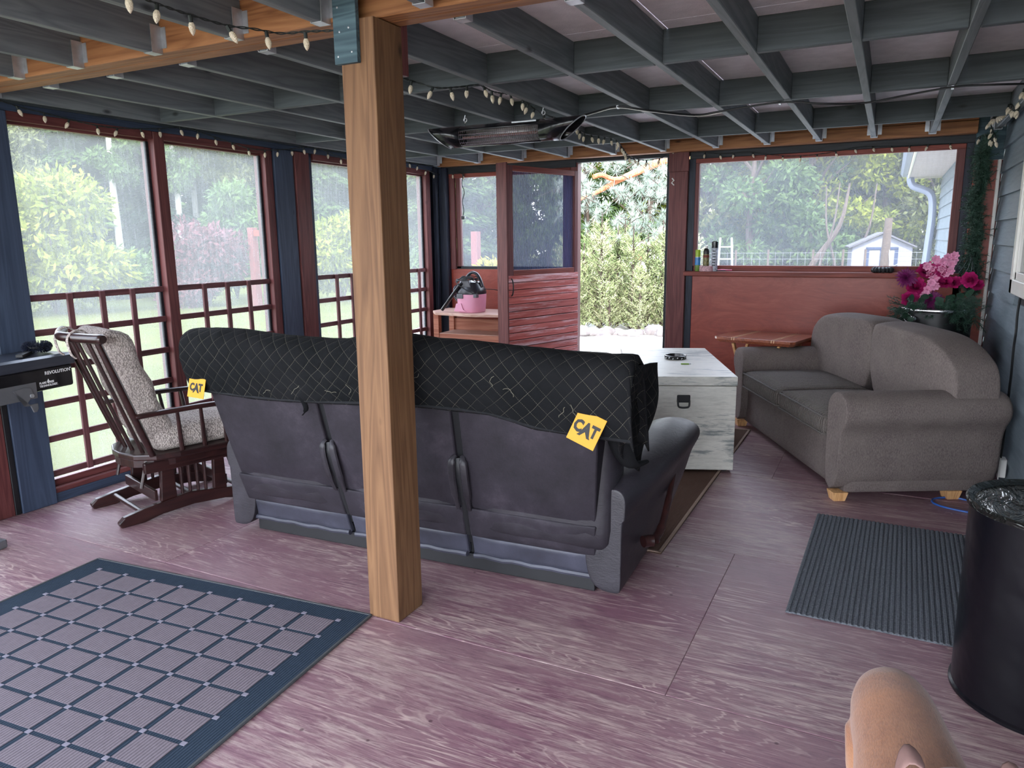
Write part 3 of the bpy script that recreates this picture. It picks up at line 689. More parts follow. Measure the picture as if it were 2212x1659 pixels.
for i in range(2):
    cx_ = .17+.38+i*.765
    MB().rbox((cx_, -.28, .405), (.755, .66, .145), .055, 12, fn=lambda p, u: p+Vector((0, 0, .028*(1-u[0]**2)*(1-u[1]**2)*(1 if u[2] > 0 else 0)))).build('seat_cushion', 'tweed_rib', ls, smooth=True)
    for zz in (.458, .355):
        q = [(-.345, .046), (.345, .046), (.372, .02), (.372, -.58), (-.372, -.58), (-.372, .02), (-.345, .046)]
        MB().tube([(cx_+a, b, zz) for a, b in q], .006, 6).build('piping', 'piping', ls, smooth=True)
    # humped back section, outer corner strongly rounded
    rings = []; n = 14
    for s_ in range(9):
        t = s_/8; y = -.55-.30*t; lean = 0
        w2 = .50; ring = []
        inner = 1 if i == 0 else -1
        xc = LW/2 - inner*(.485)
        thick = math.sin(PI*min(1, .12+.76*t))**.45
        for a in range(n+1):
            u = a/n; x = xc + (-1+2*u)*w2
            o = (u if inner < 0 else 1-u)    # o=1 at outer side
            zt = .955 - .02*o - .19*max(0, (o-.45)/.55)**3.2 - .045*max(0, (.16-o)/.16)**2
            ring.append(Vector((x, y-.0+.03*math.sin(3*u), .36+(zt-.36)*(.90+.10*thick) )))
        ring += [Vector((xc+w2, y, .30)), Vector((xc-w2, y, .30))]
        rings.append(ring)
    b = MB().loft(rings).build('back_cushion', 'tweed', ls, smooth='all', sub=2)
MB().rbox((LW/2, -.82, .36), (LW-.10, .10, .54), .04, 6).build('back_frame', 'tweed', ls, smooth=True)
for x in (.05, LW-.05):
    for y in (.0, -.66):
        MB().loft([[Vector((x+a*.045, y+b*.045, .055)) for a, b in ((-1,-1),(1,-1),(1,1),(-1,1))], [Vector((x+a*.033, y+b*.033, 0)) for a, b in ((-1,-1),(1,-1),(1,1),(-1,1))]]).build('foot', 'litewood', ls, bevel=.003)

# ------------------------------------------------------------------ trunk coffee table
k = NB('distressed_white_paint'); v = k.coord(scale=(.16, 1, 1)); n = k.noise(v, 30, 6, .66, .3); p = k.noise(k.coord(scale=(.6,1,1)), 3.5, 3)
mk = k.math('ADD', k.math('MULTIPLY', n, .6), k.math('MULTIPLY', p, .4)); n3 = k.noise(v, 60, 4, .7)
col = k.mix(k.ramp(n3, [(.3, 0.), (.7, 1.)]), S(196,194,184), S(226,224,214)); col = k.mix(k.ramp(mk, [(.535, 0.), (.61, .8)]), col, S(104,114,116))
k.bump(n3, .15, .002); M['distress'] = k.fin(col, .42, 0, .45)
tr = empty('trunk_table', (-.803, 4.75, .0065), math.radians(21.5), 'white distressed wooden trunk used as a coffee table', 'trunk')
TW, TL, TH = .66, 1.27, .63
MB().box(-TW, 0, 0, TL, .015, TH-.062).build('body', 'distress', tr, bevel=.004)
MB().box(-TW-.004, .004, -.004, TL+.004, TH-.058, TH).build('lid', 'distress', tr, bevel=.004)
for a, b in ((-TW+.05, .05), (-.05, .05), (-TW+.05, TL-.05), (-.05, TL-.05)): MB().lathe([(.02, 0), (.02, .016)], 10, (a, b, 0)).build('foot_pad', 'black_matt', tr)
hx_ = -TW/2+.0
MB().box(hx_-.042, hx_+.042, -.012, -.0, .462, .512).build('handle_plate', 'black_matt', tr, bevel=.006)
MB().tube(spline([(hx_-.036, -.014, .478), (hx_-.034, -.022, .445), (hx_-.02, -.024, .434), (hx_+.02, -.024, .434), (hx_+.034, -.022, .445), (hx_+.036, -.014, .478)], 4), .006, 6).build('bail_handle', 'black_matt', tr, smooth=True)
ap = at(1459, 776, 'z', .63)
ash = empty('ashtray', (ap.x, ap.y, .631), 0, 'round dark ashtray with white markings on the white trunk', 'ashtray')
MB().lathe([(.0, 0), (.070, 0), (.078, .004), (.080, .030), (.074, .032), (.070, .030), (.066, .010), (0, .008)], 40).build('bowl', 'black_gloss', ash, smooth=True)
for i in range(16):
    a = i/16*2*PI; w_ = .006+.004*(i % 3)
    MB().bar((math.cos(a)*.0795, math.sin(a)*.0795, .010+.006*(i % 2)), (math.cos(a+w_*8)*.0795, math.sin(a+w_*8)*.0795, .018+.004*(i % 2)), .004, .006).build('marking', 'white_txt', ash)
lp = at(1481, 786, 'z', .64)
M['lime'] = plain('lime_plastic', S(120,160,50), .35, var=.05)
lt = empty('lighter', (lp.x, lp.y, .631), math.radians(20), 'small lime green lighter lying on the white trunk', 'lighter')
MB().tube([(-.032, 0, .008), (.022, 0, .008)], .008, 10, flat=.7).build('body', 'lime', lt, smooth=True); MB().box(.022, .036, -.006, .006, .003, .014).build('metal_cap', 'galv', lt, bevel=.002)

# ------------------------------------------------------------------ rugs
def m_weave(name, c, sc_=160, b=.6, axis=0):
    k = NB(name); wv = k.n('TexWave', wave_type='BANDS', bands_direction='XY'[axis]); k.t.links.new(k.coord(rnd=False), wv.inputs['Vector']); wv.inputs['Scale'].default_value = sc_; wv.inputs['Distortion'].default_value = .6
    n = k.noise(k.coord(), 40, 5, .7); lo = tuple(x*.72 for x in c[:3])+(1,); hi = tuple(min(1, x*1.25) for x in c[:3])+(1,)
    k.bump(k.math('ADD', wv.outputs['Fac'], n), b, .003); return k.fin(k.mix(k.math('MULTIPLY', k.math('ADD', wv.outputs['Fac'], n), .5), lo, hi), .95, 0, .1)
M['rug_dark'] = m_weave('rug_slate_weave', S(48,59,72), 30); M['rug_tile'] = m_weave('rug_taupe_weave', S(116,107,113), 26); M['rug_edge'] = m_weave('rug_edge_binding', S(84,86,88), 60)
M['rug_node'] = plain('rug_node', S(128,124,136), .95, var=.1, scale=60)
rg = empty('area_rug', (-3.32, 2.10, 0), math.radians(4.6), 'slate blue woven area rug with a grid of taupe squares', 'rug')
RW, RL = 1.545, 2.3
def rugz(x, y): return .006+.0035*math.sin(x*7+y*3)*math.exp(-((y+.0)**2)*20)*0+ .012*math.exp(-((x-RW)**2+(y)**2)*60)
def sheet(mb, x0, x1, y0, y1, z, nx=1, ny=1):
    return mb.box(x0, x1, y0, y1, z-.004, z)
MB().rbox((RW/2, -RL/2, .004), (RW, RL, .008), .003, 8).build('border_field', 'rug_dark', rg)
x0, y0, cx_, cy_ = .115, -.087, .1665, .133
for i in range(8):
    for j in range(15):
        xa = x0+i*cx_; ya = y0-j*cy_
        if i == 0 and j == 0: t0 = MB().box(.011, cx_-.011, -cy_+.009, -.009, 0, .0016).build('square', 'rug_tile', rg, bevel=.0); t0.location = (xa, ya, .008)
        else: t = t0.copy(); C.objects.link(t); t.parent = rg; t.location = (xa, ya, .008)
nb = None
for i in range(9):
    for j in range(16):
        if nb is None: nb = MB().box(-.010, .010, -.008, .008, 0, .0018).build('woven_node', 'rug_node', rg); t = nb
        else: t = nb.copy(); C.objects.link(t); t.parent = rg
        t.location = (x0+i*cx_, y0-j*cy_, .008)
for q in ((0, RW, -.006, .006), (0, RW, -RL-.006, -RL+.006), (-.006, .006, -RL, 0), (RW-.006, RW+.006, -RL, 0)):
    MB().rbox(((q[0]+q[1])/2, (q[2]+q[3])/2, .005), (q[1]-q[0], q[3]-q[2], .010), .003, 4).build('edge_binding', 'rug_edge', rg, smooth=True)
M['brown_rug'] = m_weave('brown_weave', S(98,76,66), 50); M['brown_edge'] = plain('brown_binding', S(150,128,112), .9, var=.1, scale=80)
rb = empty('brown_rug', (-.88, 3.32, 0), 0, 'plain brown woven rug running under the black couch and the white trunk', 'rug')
MB().box(-2.1, 0, 0, 2.6, 0, .006).build('field', 'brown_rug', rb)
for q in ((-.018, .0, 0, 2.6), (-2.1, 0, 0, .018), (-2.1, -2.082, 0, 2.6), (-2.1, 0, 2.582, 2.6)): MB().box(q[0], q[1], q[2], q[3], 0, .010).build('edge_binding', 'brown_edge', rb, bevel=.003)
k = NB('ribbed_mat_fibre'); wv = k.n('TexWave', wave_type='BANDS', bands_direction='X'); k.t.links.new(k.coord(rnd=False), wv.inputs['Vector']); wv.inputs['Scale'].default_value = 12.5; wv.inputs['Distortion'].default_value = .5; wv.inputs['Detail Scale'].default_value = 3
n = k.noise(k.coord(), 140, 4, .8); k.bump(n, .8, .008)
M['mat'] = k.fin(k.mix(k.ramp(n, [(.3, 0.), (.7, 1.)]), S(70,74,80), S(128,132,138)), .95, 0, .1)
mt = empty('ribbed_mat', (-.25, 4.20, 0), math.radians(-1), 'dark grey ribbed door mat on the floor beside the black barrel', 'mat')
mb = MB(); nr = 44; mwid = .92
ring = [(0, 0)]; 
for i in range(nr):
    a = i*mwid/nr; ring += [(a+.003, .005), (a+.006, .009), (a+mwid/nr-.006, .009), (a+mwid/nr-.003, .005)]
ring += [(mwid, 0)]
mb.loft([[Vector((x, 0, z)) for x, z in ring], [Vector((x, -1.22, z)) for x, z in ring]]); mb.build('ribbed_pile', 'mat', mt)
# ------------------------------------------------------------------ glider rocker
k = NB('cream_chenille_weave'); vo = k.n('TexVoronoi', feature='F1'); k.t.links.new(k.coord(scale=(1,1,.7)), vo.inputs['Vector']); vo.inputs['Scale'].default_value = 130
n = k.noise(k.coord(), 8, 4, .6); k.bump(k.math('SUBTRACT', 1.0, vo.outputs['Distance']), .8, .006)
col = k.mix(k.ramp(vo.outputs['Distance'], [(.2, 0.), (.7, 1.)]), S(196,184,176), S(120,110,106)); M['chenille'] = k.fin(k.mix(k.ramp(n, [(.3, 0.), (.7, .3)]), col, S(210,200,192)), .95, 0, .1)
rk = empty('glider_rocker', (-3.80, 2.50, 0), math.radians(-17), 'dark wooden glider rocking chair with cream woven cushions by the left wall', 'rocking chair')
def rprism(name, poly, x, t, mat='dkwood'):   # outline in y,z extruded along x
    return MB().prism(poly, x-t/2, x+t/2, lambda a, b, c: (c, a, b)).build(name, mat, rk, bevel=.006, seg=2)
for x in (-.22, .22):
    foot = [(-.02, .0), (-.03, .028), (.0, .055), (.10, .075), (.24, .095), (.36, .112), (.50, .095), (.64, .075), (.74, .055), (.77, .028), (.76, 0), (.66, 0), (.56, .022), (.38, .034), (.20, .022), (.10, 0)]
    rprism('base_rail', foot, x, .038)
    rprism('upright', [(.20, .09), (.29, .10), (.285, .285), (.215, .285)], x*.99, .030)
    rprism('upright', [(.50, .09), (.58, .08), (.575, .285), (.51, .285)], x*.99, .030)
    rprism('swing_rail', [(.13, .265), (.66, .265), (.66, .325), (.13, .325)], x*.99, .034)
    for i in range(4): MB().tube([(x*.985, .325+i*.045, .10), (x*.985, .325+i*.045, .275)], [.009, .012], 8).build('base_spindle', 'dkwood', rk, smooth=True)
    MB().tube([(x*.84, .16, .33), (x*.84, .12, .18)], .010, 8).build('swing_arm', 'dkwood', rk, smooth=True)
    MB().tube([(x*.84, .60, .33), (x*.84, .64, .18)], .010, 8).build('swing_arm', 'dkwood', rk, smooth=True)
for y, z in ((.10, .055), (.40, .075), (.68, .055)): MB().tube([(-.22, y, z), (.22, y, z)], .014, 10).build('stretcher', 'dkwood', rk, smooth=True)
for y in (.17, .57): MB().box(-.22, .22, y, y+.02, .10, .16).build('cross_board', 'dkwood', rk, bevel=.004)
SY = .11
seat = [(x*.94, y+SY) for x, y in [(-.30, .20), (-.27, .08), (-.18, -.01), (-.05, -.045), (.05, -.045), (.18, -.01), (.27, .08), (.30, .20), (.31, .60), (.27, .68), (-.27, .68), (-.31, .60)]]
MB().prism(seat, .335, .370).build('seat_board', 'dkwood', rk, bevel=.008)
MB().prism([(x*.86, .16+(y-.16)*.9) for x, y in seat], .29, .336).build('seat_frame', 'dkwood', rk, bevel=.004)
def bp(x, t): # point on the back: t 0 at the seat, 1 at the crest
    return (x*(1.0+.10*t)*.95, SY+.07-.05*(1-abs(x)/.27)*1.0 - .22*t, .365+.66*t)
for x in (-.255, .255): MB().tube([bp(x, t/6) for t in range(7)], [.017, .02, .021, .021, .020, .018, .016], 10).build('back_post', 'dkwood', rk, smooth=True)
for x in (-.16, -.055, .055, .16): MB().tube([bp(x, t/4) for t in range(5)], [.011]*5, 8).build('back_spindle', 'dkwood', rk, smooth=True)
pts = spline([Vector(bp(x, 1.0))+Vector((0, -.035*(1-(x/.3)**2), .008)) for x in (-.31, -.24, -.12, 0, .12, .24, .31)], 5)
MB().tube(pts, [.022]+[.027]*(len(pts)-2)+[.022], 12, flat=.95).build('crest_rail', 'dkwood', rk, smooth=True)
for s_ in (-1, 1):
    MB().tube(spline([(s_*.27, SY-.01, .60), (s_*.285, SY+.12, .605), (s_*.30, SY+.32, .61), (s_*.30, SY+.48, .605), (s_*.295, SY+.545, .60)], 5), [.014]+[.024]*19+[.016], 12, flat=.62).build('armrest', 'dkwood', rk, smooth=True)
    for y in (SY+.20, SY+.33, SY+.46): MB().tube([(s_*.26, y+.02, .365), (s_*.29, y, .60)], [.014, .010], 8).build('arm_spindle', 'dkwood', rk, smooth=True)
# cushions
def seatc(p, u):
    p = Vector(p); 
    if u[2] > 0: p.z += .02*(1-u[0]**2)*(1-u[1]**2)
    return p
MB().rbox((0, SY+.36, .435), (.48, .54, .13), .05, 12, fn=seatc).build('seat_cushion', 'chenille', rk, smooth=True)
th = math.atan2(.22, .66)
RB = Euler((th, 0, 0)).to_matrix()
def backc(p, u):
    p = Vector(p); tuft = .018*(abs(math.sin((u[2]+1)*PI*1.9)))
    p.y = p.y*(1+0) + (-.012 if u[1] < 0 else .012)*math.cos((u[2])*PI*3.0)*(1-u[0]**2*.4)
    if u[2] > .8: p.y -= .03*(u[2]-.8)*5
    return p
MB().rbox((0, SY+.055, .74), (.455, .135, .70), .06, 18, fn=backc, R3=RB).build('back_cushion', 'chenille', rk, smooth=True)
for x in (-.09, .1):
    MB().tube(spline([Vector(bp(x, 1))+Vector((0, .06, .0)), Vector(bp(x, 1))+Vector((0, .0, .045)), Vector(bp(x, 1))+Vector((.01, -.06, .01)), Vector(bp(x, 1))+Vector((.015, -.055, -.07)), Vector(bp(x,1))+Vector((.005, -.03, -.10))], 5), .010, 6, flat=.5).build('cushion_tie', 'chenille', rk, smooth=True)

# ------------------------------------------------------------------ folding side table at the far wall
tb = empty('side_table', (-.87, 6.40, 0.02), math.radians(-14), 'small folding wooden side table with pale inlay stripes by the red wall', 'table')
M['cherry'] = wood('cherry_top', S(112,58,40), S(150,84,58), 'y', rough=.28, knots=False, spec=.6, bump=.03); M['inlay'] = plain('pale_inlay', S(214,180,140), .4, var=.05)
TX, TY = .335, .27
poly = [(-TX+.03, -TY), (TX-.03, -TY), (TX, -TY+.03), (TX, TY-.03), (TX-.03, TY), (-TX+.03, TY), (-TX, TY-.03), (-TX, -TY+.03)]
MB().loft([[Vector((x*.93, y*.93, .635)) for x, y in poly], [Vector((x, y, .66)) for x, y in poly], [Vector((x, y, .680)) for x, y in poly]]).build('table_top', 'cherry', tb, bevel=.003)
for x in (-.175, -.155, .155, .175): MB().box(x-.003, x+.003, -TY-.0008, TY+.0008, .6585, .6808).build('inlay_stripe', 'inlay', tb)
for s_ in (-1, 1):
    MB().bar((s_*.22, -.2, .0), (s_*.22, .2, .63), .03, .022, (1,0,0)).build('leg', 'litewood', tb, bevel=.003); MB().bar((s_*.19, .2, .0), (s_*.19, -.2, .63), .03, .022, (1,0,0)).build('leg', 'litewood', tb, bevel=.003)

# ------------------------------------------------------------------ corner stand with the wet vacuum
st = empty('media_stand', (-3.58, 6.42, 0), math.radians(2), 'light red wooden stand with open shelf under the pink vacuum', 'stand')
M['standwood'] = wood('stand_wood', S(150,88,68), S(184,124,100), 'x', rough=.5, knots=False); M['standtop'] = wood('stand_top_wood', S(190,150,132), S(216,182,166), 'x', rough=.5, knots=False)
a = [(-.56, .36), (-.56, .02), (-.44, -.14), (.0, -.22), (.44, -.14), (.56, .02), (.56, .36)]
MB().prism(a, .775, .803).build('top', 'standtop', st, bevel=.005)
for x, y in ((-.50, .0), (.50, .0), (-.50, .32), (.50, .32)): MB().box(x-.03, x+.03, y-.03, y+.03, 0, .775).build('leg', 'standwood', st, bevel=.003)
MB().box(-.47, .47, -.02, .33, .565, .58).build('shelf', 'standtop', st, bevel=.003); MB().box(-.47, .47, -.025, -.005, .51, .575).build('shelf_rail', 'standwood', st, bevel=.003)
MB().box(-.47, .47, .31, .33, .58, .70).build('back_slat', 'standwood', st)
for i, (p, q) in enumerate(((-.465, -.005), (.005, .465))):
    MB().box(p, q, -.028, -.012, .10, .505).build('door', 'standwood', st, bevel=.004)
    for j in range(5):
        x = p+.05+(q-p-.1)*j/4; MB().box(x-.003, x+.003, -.0295, -.027, .14, .47).build('groove_bead', 'standwood', st) if 0 else None
    MB().ell((q-.03 if i == 0 else p+.03, -.036, .32), (.012, .01, .012)).build('knob', 'galv', st, smooth=True)
M['pink'] = plain('pink_plastic', S(226,158,184), .35, var=.04); M['vacblack'] = plain('vacuum_black', S(38,38,44), .3, var=.15, scale=20); M['smoke'] = plain('smoke_plastic', S(92,92,98), .25, var=.2)
va = empty('wet_vacuum', (-3.68, 6.42, .804), math.radians(0), 'pink and black portable vacuum with hose and wand on the stand', 'vacuum')
def sq(r, z, n=28, e=.75, sx=1.0): return [Vector((sx*r*math.copysign(abs(math.cos(2*PI*j/n))**e, math.cos(2*PI*j/n)), r*math.copysign(abs(math.sin(2*PI*j/n))**e, math.sin(2*PI*j/n)), z)) for j in range(n)]
MB().loft([sq(.118, 0), sq(.126, .012), sq(.130, .06), sq(.134, .12), sq(.137, .178), sq(.132, .182)]).build('tank', 'pink', va, smooth=True)
MB().tube([(math.cos(a/8*PI*.5-.9)*.07+.03, -.134+.001*a, .06+math.sin(a/8*PI)*.0) for a in range(9)], .003, 5).build('tank_rib', 'pink', va) if 0 else None
MB().prism([(-.125, .012), (-.10, .09), (-.045, .095), (-.02, .03), (.02, .012)], -.139, -.128, lambda x, y, z: (x, z, y)).build('tank_panel', 'pink', va, bevel=.003)
MB().box(-.09, -.02, -.145, -.125, .140, .185).build('latch', 'smoke', va, bevel=.004); MB().box(.09, .125, -.13, -.08, .150, .185).build('latch', 'smoke', va, bevel=.004)
MB().loft([sq(.136, .180), sq(.138, .20), sq(.130, .225), sq(.118, .255), sq(.095, .295), sq(.05, .31)]).build('motor_head', 'vacblack', va, smooth=True)
MB().prism([(-.09, .25), (-.05, .31), (.03, .315), (.06, .25)], -.12, -.06, lambda x, y, z: (x, z, y)).build('control_panel', 'smoke', va, bevel=.006)
MB().tube(spline([(-.07, .0, .27), (-.055, .0, .335), (-.0, .0, .385), (.06, 0, .375), (.10, 0, .32), (.125, 0, .25)], 6), [.02]*31, 12, flat=.75).build('carry_handle', 'vacblack', va, smooth=True)
MB().tube([(-.30, -.08, .018), (-.19, -.10, .135), (-.04, -.12, .295)], [.017, .018, .021], 12).build('wand', 'black_gloss', va, smooth=True)
pts = spline([(-.10, .05, .24), (-.17, .07, .245), (-.235, .09, .22), (-.245, .10, .15), (-.20, .11, .09), (-.14, .13, .06), (-.10, .15, .03)], 10)
MB().tube(pts, [.024 + (.003 if i % 2 else -.002) for i in range(len(pts))], 12).build('hose', 'vacblack', va, smooth=True)
for i in range(4):
    o = .012*i; MB().tube(spline([(-.115, -.10, .325-o), (-.03, -.11, .335+o*.6), (.05, -.09, .36-o), (.11, -.06, .34-o*1.4), (.05, -.13, .32+o), (-.06, -.13, .315), (-.115, -.10, .325-o)], 5), .0042, 6).build('power_cord', 'black_matt', va, smooth=True)
MB().tube(spline([(-.11, -.12, .31), (-.06, -.142, .27), (.02, -.142, .225), (.11, -.13, .19), (.145, -.10, .21), (.13, -.08, .235), (.11, -.10, .19)], 6), .0042, 6).build('power_cord', 'black_matt', va, smooth=True)
vc = MB().tube(spline([(-3.55, 6.45, 1.03), (-3.44, 6.5, 1.02), (-3.36, 6.6, .97), (-3.30, 6.72, .90)], 5), .004, 6).build('vacuum_lead', 'black_matt', va, smooth=True, world=True)

# ------------------------------------------------------------------ sill things
zs = 1.206
def can(name, px, h, r, label, parts, cat='spray can'):
    p = at(px, 570, 'y', YF-.065); e = empty(name, (p.x, YF-.065, zs), 0, label, cat); z = 0
    for pn, prof_, mat in parts: MB().lathe(prof_, 20).build(pn, mat, e, smooth=True)
    return e
M['canlime'] = plain('can_lime', S(150,180,40), .35, var=.1); M['canblue'] = plain('can_blue', S(60,130,190), .35, var=.3, scale=30); M['cangreen'] = plain('can_green', S(110,140,60), .35, var=.3, scale=25)
M['canblk'] = plain('can_black', S(30,28,26), .35, var=.2); M['cangold'] = plain('can_gold', S(110,104,60), .4, var=.6, scale=60); M['cansil'] = plain('can_silver', S(165,170,180), .35, var=.4, scale=50)
can('spray_can', 1507, .2, .0, 'short lime capped spray can with blue label on the sill', [('body', [(0,0),(.022,0),(.024,.005),(.024,.06)], 'cangreen'), ('label_band', [(.0245,.055),(.0248,.058),(.0248,.120),(.0245,.123)], 'canblue'), ('neck', [(.024,.12),(.024,.128),(.022,.13)], 'galv'), ('cap', [(.023,.128),(.0235,.185),(.021,.192),(0,.192)], 'canlime')])
can('spray_can', 1525, .25, .0, 'dark spray can with a white tip, middle of the three on the sill', [('body', [(0,0),(.025,0),(.027,.005),(.027,.175),(.022,.195),(.014,.205)], 'canblk'), ('label_band', [(.0273,.04),(.0275,.042),(.0275,.15),(.0273,.152)], 'cangold'), ('stripe', [(.0277,.122),(.0279,.124),(.0279,.142),(.0277,.144)], 'red_x'), ('tip', [(.013,.203),(.013,.226),(.008,.230),(0,.230)], 'white_metal')])
e = can('spray_can', 1543, .27, .0, 'tallest spray can, silver with a black cap, on the sill', [('body', [(0,0),(.026,0),(.028,.005),(.028,.205),(.026,.212)], 'cansil'), ('cap', [(.0275,.205),(.028,.21),(.028,.262),(.024,.266),(0,.266)], 'black_gloss')])
for i in range(6): 
    z = .05+.025*i
    MB().add([(math.sin(a)*.0284, -math.cos(a)*.0284, z+dz) for dz in (0, .008) for a in [(-.6+.25*j+(.05*i % .2)) for j in range(5)]], [(j, j+1, j+6, j+5) for j in range(4)]).build('label_print', 'black_txt', e)
p = at(1525, 584, 'y', YF-.095)
tp = empty('tape_roll', (p.x, YF-.085, zs), 0, 'pink floral roll of tape lying flat in front of the spray cans', 'tape')
M['floral'] = plain('floral_tape', S(178,140,146), .5, var=.55, scale=90)
MB().loft([[Vector((r*math.cos(2*PI*j/32), r*.9*math.sin(2*PI*j/32)*.62, z)) for j in range(32)] for r, z in ((.034,0),(.062,0),(.063,.002),(.063,.046),(.062,.048),(.034,.048),(.034,0))], cap=False).build('roll', 'floral', tp, smooth=True)
p = at(1560, 580, 'y', YF-.09)
M['hotpink'] = plain('pink_grip', S(214,70,120), .4, var=.1)
sn = empty('garden_snips', (p.x, YF-.085, zs), 0, 'small black snips with pink handles lying beside the tape roll', 'tool')
MB().tube(spline([(-.04, 0, .012), (.0, .004, .016), (.05, .0, .012), (.085, -.004, .013)], 4), [.007]*13, 8, flat=.6).build('grip', 'hotpink', sn, smooth=True)
MB().tube(spline([(-.05, -.01, .008), (-.0, -.012, .008), (.03, -.01, .008)], 4), [.007]*9, 8, flat=.6).build('grip', 'black_matt', sn, smooth=True)
MB().bar((-.04, 0, .010), (-.09, .01, .006), .012, .004).build('blade', 'galv', sn)
p = at(1906, 586, 'y', YF-.06)
coil = empty('braided_coil', (p.x, YF-.06, zs), 0, 'black braided ring lying on the sill beside the flowers', 'coil')
MB().tube([(math.cos(t/60*2*PI*1)*.062, math.sin(t/60*2*PI)*.04, .022) for t in range(61)], [.021 + (.004 if (i//2) % 2 else -.002) for i in range(61)], 10, cap=False).build('braid', 'black_matt', coil)

# ------------------------------------------------------------------ planter with artificial flowers
M['pot_black'] = plain('pot_black_paint', S(10,10,13), .4, var=.1)
pl = empty('barrel_planter', (.335, 6.34, 0), 0, 'tall black metal planter with a silver rim behind the grey sofa', 'planter')
MB().lathe([(0,0),(.20,0),(.215,.02),(.235,.45),(.236,.94),(.228,.96),(.215,.955),(.21,.88),(0,.88)], 40).build('body', 'pot_black', pl, smooth=True)
MB().lathe([(.236,.948),(.250,.952),(.254,.966),(.250,.978),(.238,.982),(.222,.976),(.222,.952)], 40, cap=False).build('rim', 'chrome', pl, smooth=True)
for ang in (-2.42,):
    em = MB(); c_ = Vector((math.cos(ang)*.24, math.sin(ang)*.24, .905)); tdir = Vector((-math.sin(ang), math.cos(ang), 0)); nd = Vector((math.cos(ang), math.sin(ang), 0))
    for i in range(12): a = i/12*2*PI; em.ell(c_+tdir*math.cos(a)*.038+Vector((0,0,math.sin(a)*.028)), (.010,.010,.010), 8, 5)
    em.ell(c_, (.022,.022,.020), 10, 6); em.ell(c_+tdir*.062, (.014,.014,.02), 8, 5); em.ell(c_-tdir*.062, (.014,.014,.02), 8, 5); em.build('silver_medallion', 'chrome', pl, smooth=True)
    MB().tube([c_+tdir*(.055*math.cos(t))+nd*.02+Vector((0,0,-.012+.028*math.sin(t))) for t in [PI*i/8+PI for i in range(9)]], .005, 6).build('ring_handle', 'chrome', pl, smooth=True)
M['magenta'] = plain('magenta_petals', S(176,28,104), .6, var=.3, scale=50); M['purple'] = plain('purple_petals', S(112,24,88), .6, var=.3, scale=50); M['pinkpet'] = plain('pale_pink_petals', S(226,158,190), .6, var=.2, scale=50)
M['darkleaf'] = plain('dark_artificial_leaf', S(38,66,50), .5, var=.4, scale=20); M['pinebit'] = plain('artificial_pine', S(44,72,58), .6, var=.45, scale=30)
fl_ = empty('flower_arrangement', (.335, 6.34, .88), 0, 'artificial pink, magenta and purple flowers with pine sprigs in the planter', 'flowers')
def petal(mb, c, d, up, L, w_, curl, cup=.3):
    d = d.normalized(); s_ = d.cross(up).normalized(); u = s_.cross(d); vs = []
    for i in range(4):
        t = i/3; ww = w_*math.sin(PI*(.12+.80*t))**.7; p = c+d*L*t+u*(curl*L*t*t)
        vs += [p-s_*ww/2+u*cup*ww/2, p, p+s_*ww/2+u*cup*ww/2]
    mb.add(vs, [(i*3+j, i*3+j+1, i*3+j+4, i*3+j+3) for i in range(3) for j in range(2)])
def bloom(kind, c, r, nd, mat, label=None):
    mb = MB(); nd = Vector(nd).normalized(); a = nd.cross(Vector((0,0,1))).normalized(); b = nd.cross(a)
    rows = {'dahlia': 6, 'peony': 5}[kind]
    for q in range(rows):
        th = math.radians(12+q*(82/rows)); nn = 7+q*3; L = r*(.55+.45*q/rows)
        for i in range(nn):
            ph = 2*PI*(i+.5*(q % 2))/nn+R.uniform(-.12,.12); rad = a*math.cos(ph)+b*math.sin(ph); d = nd*math.cos(th)+rad*math.sin(th)
            w_ = r*(.24 if kind == 'dahlia' else .55)
            petal(mb, Vector(c)-nd*r*.35*0, d, nd if th > .3 else rad*-1, L*R.uniform(.9,1.1), w_*R.uniform(.8,1.2), (-.15 if kind == 'dahlia' else .35)*R.uniform(.5,1.4), .45)
    o = mb.build('blossom', mat, fl_, smooth='all'); 
    if label: o['label'] = label
    return o
vd = Vector((-.05, -1, .25))
spec = [(1958, 600, 'dahlia', .085, 'purple'), (2000, 588, 'peony', .085, 'magenta'), (1978, 622, 'peony', .09, 'magenta'), (2035, 585, 'peony', .06, 'magenta'), (1965, 648, 'peony', .08, 'magenta'), (1990, 655, 'peony', .075, 'magenta'), (2012, 650, 'dahlia', .095, 'purple'),
        (2040, 612, 'peony', .075, 'magenta'), (2062, 612, 'peony', .06, 'magenta'), (2098, 605, 'peony', .075, 'magenta'), (2112, 618, 'peony', .06, 'magenta')]
base = Vector(fl_.location)
for i, (px_, py_, kd, r, mt_) in enumerate(spec):
    p = at(px_, py_, 'y', 6.24+.03*(i % 3)) - base
    bloom(kd, p, r*.92, vd+Vector((R.uniform(-.4,.4), 0, R.uniform(-.2,.4))), mt_, {'purple': 'deep purple blossom', 'magenta': 'magenta blossom'}[mt_])
for j, (px_, py_) in enumerate([(2003,575),(2015,583),(2030,573),(2022,560),(2038,565),(2048,556),(2035,580),(2055,570),(2060,562),(2052,585),(2010,592),(2020,600),(2012,610),(2020,618),(2004,625),(2000,635),(1996,640),(2062,552),(2042,590)]):
    p = at(px_, py_, 'y', 6.22+.02*(j % 3))-base; mb = MB()
    for i in range(7): a = i/7*2*PI; petal(mb, p, Vector((math.cos(a), -.35, math.sin(a))), Vector((0,-1,0)), .036, .026, .2)
    for i in range(5): a = i/5*2*PI+.3; petal(mb, p+Vector((0,-.006,0)), Vector((math.cos(a), -1.0, math.sin(a))), Vector((0,-1,0)), .024, .02, .2)
    mb.build('blossom', 'pinkpet', fl_, smooth='all')['label'] = 'pale pink blossom'
